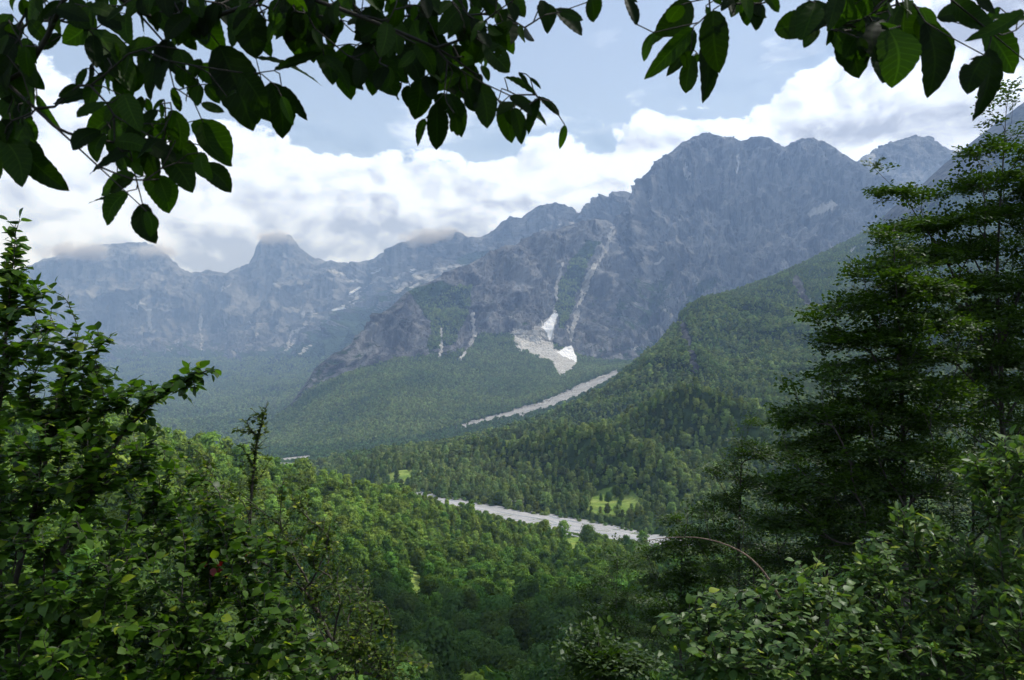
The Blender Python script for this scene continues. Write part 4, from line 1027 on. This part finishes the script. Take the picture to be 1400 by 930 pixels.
# ---- the tree whose boughs hang into the view
leafy = [(105,15,44,35,26),(130,20,80,55,42),(85,48,47,60,20),(130,40,180,110,52),(222,55,248,103,30),(215,75,203,135,32),(300,62,345,172,64),(370,112,388,190,44),(385,118,420,165,24),(350,80,440,102,22),(477,60,487,135,46),(418,15,415,80,38),
 (130,125,78,148,26),(165,150,100,182,40),(30,203,84,255,36),(180,205,118,235,44),(185,240,130,262,30),(175,262,140,305,30),(195,278,215,333,32),(200,240,232,290,42),(275,225,315,263,32),(205,200,215,255,34),(225,210,262,262,38),(265,165,312,225,42),(275,142,307,150,18),(235,150,240,205,30),(50,130,85,180,13),
 (510,65,545,130,46),(560,117,553,153,17),(575,108,568,164,38),(597,140,598,206,34),(610,128,630,183,28),(655,113,665,175,36),(688,138,700,196,30),(703,147,712,197,22),(705,130,750,162,17),(690,106,732,118,11),(760,12,795,50,30),(738,5,745,42,26),(808,-5,817,30,36),(855,-5,869,37,17),(695,25,703,63,28),(675,35,690,75,30),(660,60,700,95,36),
 (945,2,897,42,42),(948,38,883,108,28),(950,42,912,102,22),(945,70,938,100,17),(975,14,985,95,42),(962,62,968,137,36),(1040,5,1037,40,26),(1010,0,1050,22,30),(1130,5,1085,50,50),(1150,30,1180,105,62),(1215,40,1225,108,58),(1265,30,1275,130,48),(1352,66,1350,163,60),(1300,0,1365,30,38),(1400,15,1330,40,22),(1180,0,1160,60,50),(1240,0,1250,70,52),
 (20,60,5,120,40),(10,120,40,180,44),(35,170,10,240,46),(60,0,30,30,40),(5,190,25,250,40),(150,180,190,230,40),(330,100,360,165,44),(440,60,455,110,34),(540,60,580,110,42),(600,60,640,120,44),(560,20,590,80,46),(630,20,650,70,40),(500,10,530,60,44),(150,60,160,115,44),(230,0,240,60,46),(280,10,300,70,48),(340,10,350,80,48),(390,20,400,70,40)]
r = np.random.default_rng(77)
lv = np.array(leafy, float)
# leafy filler along the boughs
fill = []
for cx_, cy_, rx_, ry_, n_ in ((190,12,150,24,52),(340,20,120,32,50),(480,22,120,34,50),(590,50,90,45,46),(660,20,50,30,20),(25,90,24,100,34),(195,195,55,55,30),(150,90,50,36,14),(1185,28,78,42,64),(1010,0,60,12,12),(250,120,50,40,12),(520,90,50,25,14),(620,105,50,20,10)):
    a_ = r.random(n_) * 6.28; q = np.sqrt(r.random(n_)); x = cx_ + rx_ * q * np.cos(a_); y = cy_ + ry_ * q * np.sin(a_)
    ln = 20 + 32 * r.random(n_); th = np.pi / 2 + r.normal(size=n_) * .6
    fill.append(np.stack([x, y - ln * .4, x + np.cos(th) * ln, y - ln * .4 + np.sin(th) * ln, ln * (.5 + .15 * r.random(n_))], 1))
def echo(q_, sx, sy, k):                                             # smaller leaves of the same sprays, behind and beside
    c = (q_[:, :2] + q_[:, 2:4]) / 2 + np.stack([r.normal(size=len(q_)) * sx, r.normal(size=len(q_)) * sy - 8], 1)
    d = (q_[:, 2:4] - q_[:, :2]); a = r.normal(size=len(q_)) * .45; ca, sa = np.cos(a), np.sin(a)
    d = np.stack([d[:, 0] * ca - d[:, 1] * sa, d[:, 0] * sa + d[:, 1] * ca], 1) * k * (.8 + .4 * r.random((len(q_), 1)))
    return np.concatenate([c - d / 2, c + d / 2, q_[:, 4:5] * k], 1)
l0 = lv
lv = np.concatenate([lv] + fill + [echo(l0, 20, 12, .62), echo(l0[l0[:, 0] > 1080], 24, 14, .8), echo(l0[(l0[:, 0] > 440) & (l0[:, 0] < 720)], 30, 14, .55)])
Yb = 1.18 + .30 * r.random(len(lv)); Yt = Yb + r.normal(size=len(lv)) * .018
lb = P(lv[:, 0], lv[:, 1], Yb); lt = P(lv[:, 2], lv[:, 3], Yt)
ln = np.linalg.norm(lt - lb, axis=1); wd = lv[:, 4] / F_ * Yb
root = np.array([-2.6, -1.6, -1.3])
e = thing('overhanging_tree', 'large leaved tree whose dark boughs hang across the top of the view', 'tree', root)
crown_pts = np.array([-2.4, -1.2, 1.4])
limbs = [[(-2.5, -1.4, .4), (-2.2, -.9, 1.3), (-1.4, .4, 1.25), (-.75, 1.25, .93), (-.35, 1.36, .82), (0.0, 1.34, .76)], [(-2.5, -1.4, .4), (-2.1, -.9, 1.7), (-.4, .7, 1.55), (.25, 1.25, .9), (.62, 1.32, .8)], [(-2.5, -1.4, .4), (-2.2, -.9, 1.3), (-1.5, .5, 1.0), (-1.0, 1.22, .62)], [(-2.5, -1.4, .4), (-2.1, -.9, 1.7), (-.4, .7, 1.55), (.22, 1.2, .95), (.31, 1.28, .70), (.325, 1.3, .58)], [(-2.5, -1.4, .4), (-2.1, -.9, 1.7), (.2, .6, 1.5), (.62, 1.25, .8), (.72, 1.3, .60), (.86, 1.32, .50)]]
LB = lb - np.array([0, 0, 0])
N, par, ti = grow(root - [0, 0, .2], LB, r, .035, .04, .3, .05, limbs)
v, f, rad_, rr = wood(N, par, .0010, .27, .11, 6, 1 + 9 * sstep(1.0, .1, N[:, 1]))
v = v - root; fs, ft = split_wood(v, f, rr, 6, .006)
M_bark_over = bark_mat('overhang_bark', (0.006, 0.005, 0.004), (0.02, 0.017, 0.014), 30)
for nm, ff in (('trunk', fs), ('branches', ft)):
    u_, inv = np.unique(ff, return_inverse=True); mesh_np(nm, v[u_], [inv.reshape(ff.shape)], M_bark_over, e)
ax = lt - lb; face = np.stack([r.normal(size=len(lv)) * .35, -np.ones(len(lv)), .35 + r.normal(size=len(lv)) * .3], 1)
TV, TF = LEAF_FINE
axu = unit(ax); nn = unit(face - axu * (face * axu).sum(1)[:, None]); sd_ = np.cross(nn, axu)
T = np.broadcast_to(TV, (len(lv),) + TV.shape).copy()
T[..., 2] += .10 * r.normal(size=(len(lv), 1)) * T[..., 0] ** 2 + .25 * r.normal(size=(len(lv), 1)) * T[..., 0] * T[..., 1]
T[..., 1] += .10 * r.normal(size=(len(lv), 1)) * np.sin(T[..., 0] * 3.0)
vv = lb[:, None] + T[..., :1] * ln[:, None, None] * axu[:, None] + T[..., 1:2] * (wd / .585)[:, None, None] * sd_[:, None] + T[..., 2:] * ln[:, None, None] * nn[:, None]
ff = (TF[None] + (np.arange(len(lv)) * len(TV))[:, None, None])
                                              # insect-eaten bits
bite = gnoise(np.stack([T[..., 0] * 5.5 + np.arange(len(lv))[:, None] * 3.7, T[..., 1] * 5.5, 0 * T[..., 0]], -1)) > .80
ff = ff[~np.take_along_axis(bite[:, None, :].repeat(TF.shape[0], 1), np.broadcast_to(TF[None], (len(lv),) + TF.shape), 2).any(-1)]
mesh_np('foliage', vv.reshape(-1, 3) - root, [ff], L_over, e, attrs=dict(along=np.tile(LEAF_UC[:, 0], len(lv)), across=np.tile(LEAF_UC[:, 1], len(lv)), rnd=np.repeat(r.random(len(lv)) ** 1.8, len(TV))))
# the rest of its crown, above the frame
n_ = 520
tp = np.stack([r.uniform(-4, 3.5, n_), r.uniform(-2.5, 3.0, n_), np.zeros(n_)], 1); tp[:, 2] = np.maximum(1.5, tp[:, 1] * .75 + .8) + r.random(n_) * 1.8
N, par, ti = grow(root + [0.1, .2, 1.7], tp, r, .15, .2, .3, .06)
v, f, rad_, rr = wood(N, par, .002, .45, .07, 5); mesh_np('limb', v - root, [f], M_bark_dark, e)
pos, ax, no = tip_leaves(N, par, ti, r, 12, .06, .08, .4, .3)
foliage_obj(e, root, pos, ax, no, LEAF_MID, .085 * (.7 + .5 * r.random(len(pos))), r, L_over, .1, 'upper_foliage')

# ---- low undergrowth on the viewer's own shoulder of ground
r = np.random.default_rng(90); n_ = 9000
gx = r.uniform(-7, 8, n_); gy = r.uniform(2.2, 13, n_); k = E_V[-32:].reshape(-1, 3)
gz = np.empty(n_)
for i0 in range(0, n_, 500):
    d = (k[None, :, 0] - gx[i0:i0+500, None]) ** 2 + (k[None, :, 1] - gy[i0:i0+500, None]) ** 2; gz[i0:i0+500] = k[d.argmin(1), 2]
pos = np.stack([gx, gy, gz + r.random(n_) ** 2 * .55], 1)
ax = np.stack([r.normal(size=n_), r.normal(size=n_), .3 + r.random(n_) * .5], 1); no = np.array([0, 0, 1.]) + r.normal(size=(n_, 3)) * .5
v, f, nv = place_leaves(LEAF_MID, pos, ax, no, .10 * (.5 + r.random(n_)), r, .1)
o = mesh_np('undergrowth', v, [f], L_small, None, attrs=dict(rnd=np.repeat(r.random(n_), nv))); o['kind'] = 'stuff'
print('plants', time.time() - T0)
# ------------------------------------------------------------------ sky, sun, haze, camera
SUN_EL, SUN_AZ = math.radians(58), math.radians(68)     # high, ahead of the viewer and a little to the right
w = bpy.data.worlds.new('World'); scene.world = w; w.use_nodes = True
nt = NT(w.node_tree); nt.n.clear()
out = nt.add('ShaderNodeOutputWorld')
sky = nt.add('ShaderNodeTexSky', sky_type='NISHITA'); sky.sun_disc = False
sky.sun_elevation = SUN_EL; sky.sun_rotation = SUN_AZ
sky.altitude = 1000; sky.air_density = 1.0; sky.dust_density = 1.6; sky.ozone_density = 1.5
tc = nt.add('ShaderNodeTexCoord'); sep = nt.add('ShaderNodeSeparateXYZ'); nt.l.new(tc.outputs['Generated'], sep.inputs[0])
X, Yd, Z = sep.outputs
az = nt.math('ARCTAN2', X, Yd); el = nt.math('ARCSINE', Z)
# top edge of the cloud bank as a curve over the bearing
edge = [(-400,60),(-200,70),(0,95),(60,110),(150,150),(240,165),(300,150),(370,160),(430,188),(490,206),(560,214),(620,210),(690,203),(750,196),(800,200),(850,184),(890,166),(950,146),(1000,128),(1050,100),(1100,72),(1150,40),(1250,-40),(1400,-140),(1700,-260)]
fc = nt.add('ShaderNodeFloatCurve'); cm = fc.mapping; cu = cm.curves[0]
pts = []
for x, y in edge:
    d_ = P(x, y, 1.0); a_ = math.atan2(d_[0], d_[1]); e_ = math.asin(d_[2] / np.linalg.norm(d_)); pts.append(((a_ + 1.0) / 2.0, e_ / 0.8 + 0.1))
pts = [(0.0, 0.5)] + pts + [(1.0, 0.8)]
while len(cu.points) < len(pts): cu.points.new(0.5, 0.5)
for p_, (a_, b_) in zip(cu.points, pts): p_.location = (a_, min(b_, 1)); p_.handle_type = 'AUTO'
cm.update()
nt.l.new(nt.math('MULTIPLY', nt.math('ADD', az, 1.0), 0.5), fc.inputs['Value'])
top = nt.math('MULTIPLY', nt.math('SUBTRACT', fc.outputs[0], 0.1), 0.8)
cb = nt.add('ShaderNodeCombineXYZ'); nt.l.new(az, cb.inputs[0]); nt.l.new(nt.math('MULTIPLY', el, 1.35), cb.inputs[1])
base = cb.outputs[0]
wn = nt.noise(base, 5.0, 3, 0.5, 0, 1)
wv = nt.vmath('MULTIPLY', nt.vmath('SUBTRACT', wn, (0.5, 0.5, 0.5)), (0.10, 0.10, 0.0))
cc = nt.vmath('ADD', base, wv)
def puffs(vec):
    """billowy height field: rounded cells at three sizes over soft noise"""
    acc = None
    for sc_, amp in ((8, 0.55), (19, 0.34), (44, 0.20)):
        v = nt.add('ShaderNodeTexVoronoi', feature='SMOOTH_F1'); v.inputs['Scale'].default_value = sc_; v.inputs['Smoothness'].default_value = 0.6
        nt.l.new(vec, v.inputs['Vector'])
        k = nt.math('MULTIPLY', nt.math('SUBTRACT', 0.55, v.outputs['Distance']), amp)
        acc = k if acc is None else nt.math('ADD', acc, k)
    n = nt.noise(vec, 8.0, 11, 0.62)
    return nt.math('ADD', acc, nt.math('MULTIPLY', nt.math('SUBTRACT', n, 0.5), 1.45))
h0 = puffs(cc)
h1 = puffs(nt.vmath('ADD', cc, (0.010, 0.022, 0.0)))
gap = nt.math('SUBTRACT', top, el)                               # >0 below the edge of the bank
dens = nt.math('ADD', nt.math('MULTIPLY', gap, 9.0), nt.math('MULTIPLY', h0, 0.95))
mask = nt.ramp(dens, 0.0, 0.11)
# thin wisps in the blue
wis = nt.noise(nt.vmath('ADD', nt.vmath('MULTIPLY', cc, (1.0, 1.9, 1.0)), (3.1, 0.4, 0)), 5.5, 9, 0.62)
wm = nt.math('MULTIPLY', nt.ramp(wis, 0.50, 0.74), nt.ramp(gap, -0.16, 0.0, 0.25, 0.85))
mask = nt.math('MAXIMUM', nt.math('MAXIMUM', mask, wm), 0.22)
lit = nt.math('SUBTRACT', h0, h1)
grey = nt.noise(nt.vmath('ADD', nt.vmath('MULTIPLY', cc, (1.0, 1.5, 1.0)), (1.7, 5.2, 0)), 2.4, 7, 0.58)
depth = nt.ramp(gap, 0.015, 0.11)
shade = nt.math('ADD', nt.math('MULTIPLY', nt.ramp(grey, 0.36, 0.66), nt.math('ADD', nt.math('MULTIPLY', depth, 0.75), 0.10)), nt.math('MULTIPLY', lit, -2.5))
shade = nt.math('ADD', nt.math('MULTIPLY', shade, nt.ramp(gap, -0.05, 0.015)), nt.math('MULTIPLY', depth, 0.08), clamp=True)
ccol = nt.mix(shade, (0.81, 0.93, 1.18, 1), (0.34, 0.405, 0.58, 1))
b1 = nt.add('ShaderNodeBackground'); nt.l.new(sky.outputs[0], b1.inputs[0]); b1.inputs[1].default_value = 0.15
b2 = nt.add('ShaderNodeBackground'); nt.l.new(ccol, b2.inputs[0]); b2.inputs[1].default_value = 1.32
ms = nt.add('ShaderNodeMixShader'); nt.l.new(mask, ms.inputs[0]); nt.l.new(b1.outputs[0], ms.inputs[1]); nt.l.new(b2.outputs[0], ms.inputs[2])
nt.l.new(ms.outputs[0], out.inputs['Surface'])
w.cycles.sampling_method = 'MANUAL'; w.cycles.sample_map_resolution = 512

sd = bpy.data.lights.new('sun', 'SUN'); sd.energy = 5.0; sd.angle = math.radians(0.55); sd.color = (1.0, 0.965, 0.91)
so = bpy.data.objects.new('sun', sd); col.objects.link(so)
sdir = Vector((math.sin(SUN_AZ) * math.cos(SUN_EL), math.cos(SUN_AZ) * math.cos(SUN_EL), math.sin(SUN_EL)))
so.rotation_euler = sdir.to_track_quat('Z', 'Y').to_euler(); so.location = sdir * 200

# unseen cloud, added high above the frame to shade the near slope
r = np.random.default_rng(12)
nu_, nv_ = 96, 48
th_, ph_ = np.meshgrid(np.linspace(0, 2 * np.pi, nu_, endpoint=False), np.linspace(0, np.pi, nv_))
D = np.stack([np.cos(th_) * np.sin(ph_), np.sin(th_) * np.sin(ph_), np.cos(ph_)], -1)
lump = 1 + .55 * fbm(D * 1.6 + 3, 5, .55) + .18 * fbm(D * 6.0, 3)
ALT = 1150.0; offc = np.array([sdir[0], sdir[1]]) / sdir[2] * (ALT + 60)
CV = D * lump[..., None] * np.array([150, 85, 45]) + np.array([30 + offc[0], 150 + offc[1], ALT - 60])
ii = np.arange(nu_ * nv_).reshape(nv_, nu_); jj = np.roll(ii, -1, 1)
cmat, ct = new_mat('shade_cloud_white'); d1 = ct.add('ShaderNodeBsdfDiffuse'); d1.inputs[0].default_value = (.9, .9, .9, 1); d2 = ct.add('ShaderNodeBsdfTranslucent'); d2.inputs[0].default_value = (.9, .9, .9, 1)
cmx = ct.add('ShaderNodeMixShader'); ct.l.new(d1.outputs[0], cmx.inputs[1]); ct.l.new(d2.outputs[0], cmx.inputs[2]); ct.l.new(cmx.outputs[0], ct.out.inputs['Surface'])
oc = mesh_np('shade_cloud', CV, [np.stack([ii[:-1], ii[1:], jj[1:], jj[:-1]], -1).reshape(-1, 4)], cmat); oc['kind'] = 'structure'

# haze: a thin scattering air layer filling the valley
hv, hf = [], []
hx, hy0, hy1, hz0, hz1 = 9000, -1200, 9900, -425, 1450
hv = [(-hx, hy0, hz0), (hx, hy0, hz0), (hx, hy1, hz0), (-hx, hy1, hz0), (-hx, hy0, hz1), (hx, hy0, hz1), (hx, hy1, hz1), (-hx, hy1, hz1)]
hf = [(0, 3, 2, 1), (4, 5, 6, 7), (0, 1, 5, 4), (1, 2, 6, 5), (2, 3, 7, 6), (3, 0, 4, 7)]
hm, ht = new_mat('haze')
vs = ht.add('ShaderNodeVolumeScatter'); vs.inputs['Color'].default_value = (0.36, 0.57, 1.0, 1); vs.inputs['Density'].default_value = 0.000108; vs.inputs['Anisotropy'].default_value = 0.1
ht.l.new(vs.outputs[0], ht.out.inputs['Volume'])
oh = mesh_np('haze', hv, [hf], hm, smooth=False); oh['kind'] = 'structure'

# cloud caps clinging to the far summits
sm, stt = new_mat('summit_cloud')
tcs = stt.add('ShaderNodeTexCoord'); gn = stt.add('ShaderNodeTexGradient', gradient_type='SPHERICAL'); stt.l.new(tcs.outputs['Object'], gn.inputs[0])
gs = stt.add('ShaderNodeNewGeometry'); n_s = stt.noise(gs.outputs['Position'], 0.005, 7, 0.62)
den = stt.math('MULTIPLY', stt.ramp(stt.math('ADD', gn.outputs['Fac'], stt.math('MULTIPLY', stt.math('SUBTRACT', n_s, 0.5), 1.9)), 0.2, 0.75), 0.010)
v2 = stt.add('ShaderNodeVolumeScatter'); v2.inputs['Color'].default_value = (0.86, 0.93, 1, 1); stt.l.new(den, v2.inputs['Density']); stt.l.new(v2.outputs[0], stt.out.inputs['Volume'])
for cx_, cy_, Y_, sx_, sy_, sz_ in ((110, 346, 8800, 600, 300, 170), (205, 343, 8750, 360, 280, 125), (374, 327, 8700, 320, 260, 135), (596, 323, 7250, 460, 300, 120)):
    c0 = P(cx_, cy_, Y_)
    so_ = mesh_np('summit_cloud', D.reshape(-1, 3) * .98, [np.stack([ii[:-1], ii[1:], jj[1:], jj[:-1]], -1).reshape(-1, 4)], sm, loc=tuple(c0)); so_.scale = (sx_, sy_, sz_); so_['kind'] = 'stuff'

cd = bpy.data.cameras.new('camera'); cam = bpy.data.objects.new('camera', cd); col.objects.link(cam)
cd.sensor_width = 36.0; cd.lens = 36.0 * F_ / W_; cd.clip_start = 0.05; cd.clip_end = 60000
cam.location = (0, 0, 0); cam.rotation_euler = (math.pi / 2 + PITCH, 0, 0)
cd.dof.use_dof = True; cd.dof.focus_distance = 300.0; cd.dof.aperture_fstop = 13.0
scene.camera = cam
scene.render.engine = 'CYCLES'
cy = scene.cycles
cy.use_denoising = True
try: cy.denoiser = 'OPENIMAGEDENOISE'
except Exception: pass
cy.max_bounces = 5; cy.diffuse_bounces = 3; cy.glossy_bounces = 1; cy.transmission_bounces = 3; cy.volume_bounces = 0; cy.transparent_max_bounces = 6
cy.caustics_reflective = False; cy.caustics_refractive = False
cy.use_adaptive_sampling = True; cy.adaptive_threshold = 0.03
scene.view_settings.view_transform = 'Standard'; scene.view_settings.look = 'None'; scene.view_settings.exposure = 0.0; scene.view_settings.gamma = 1.0
print('script done', time.time() - T0)
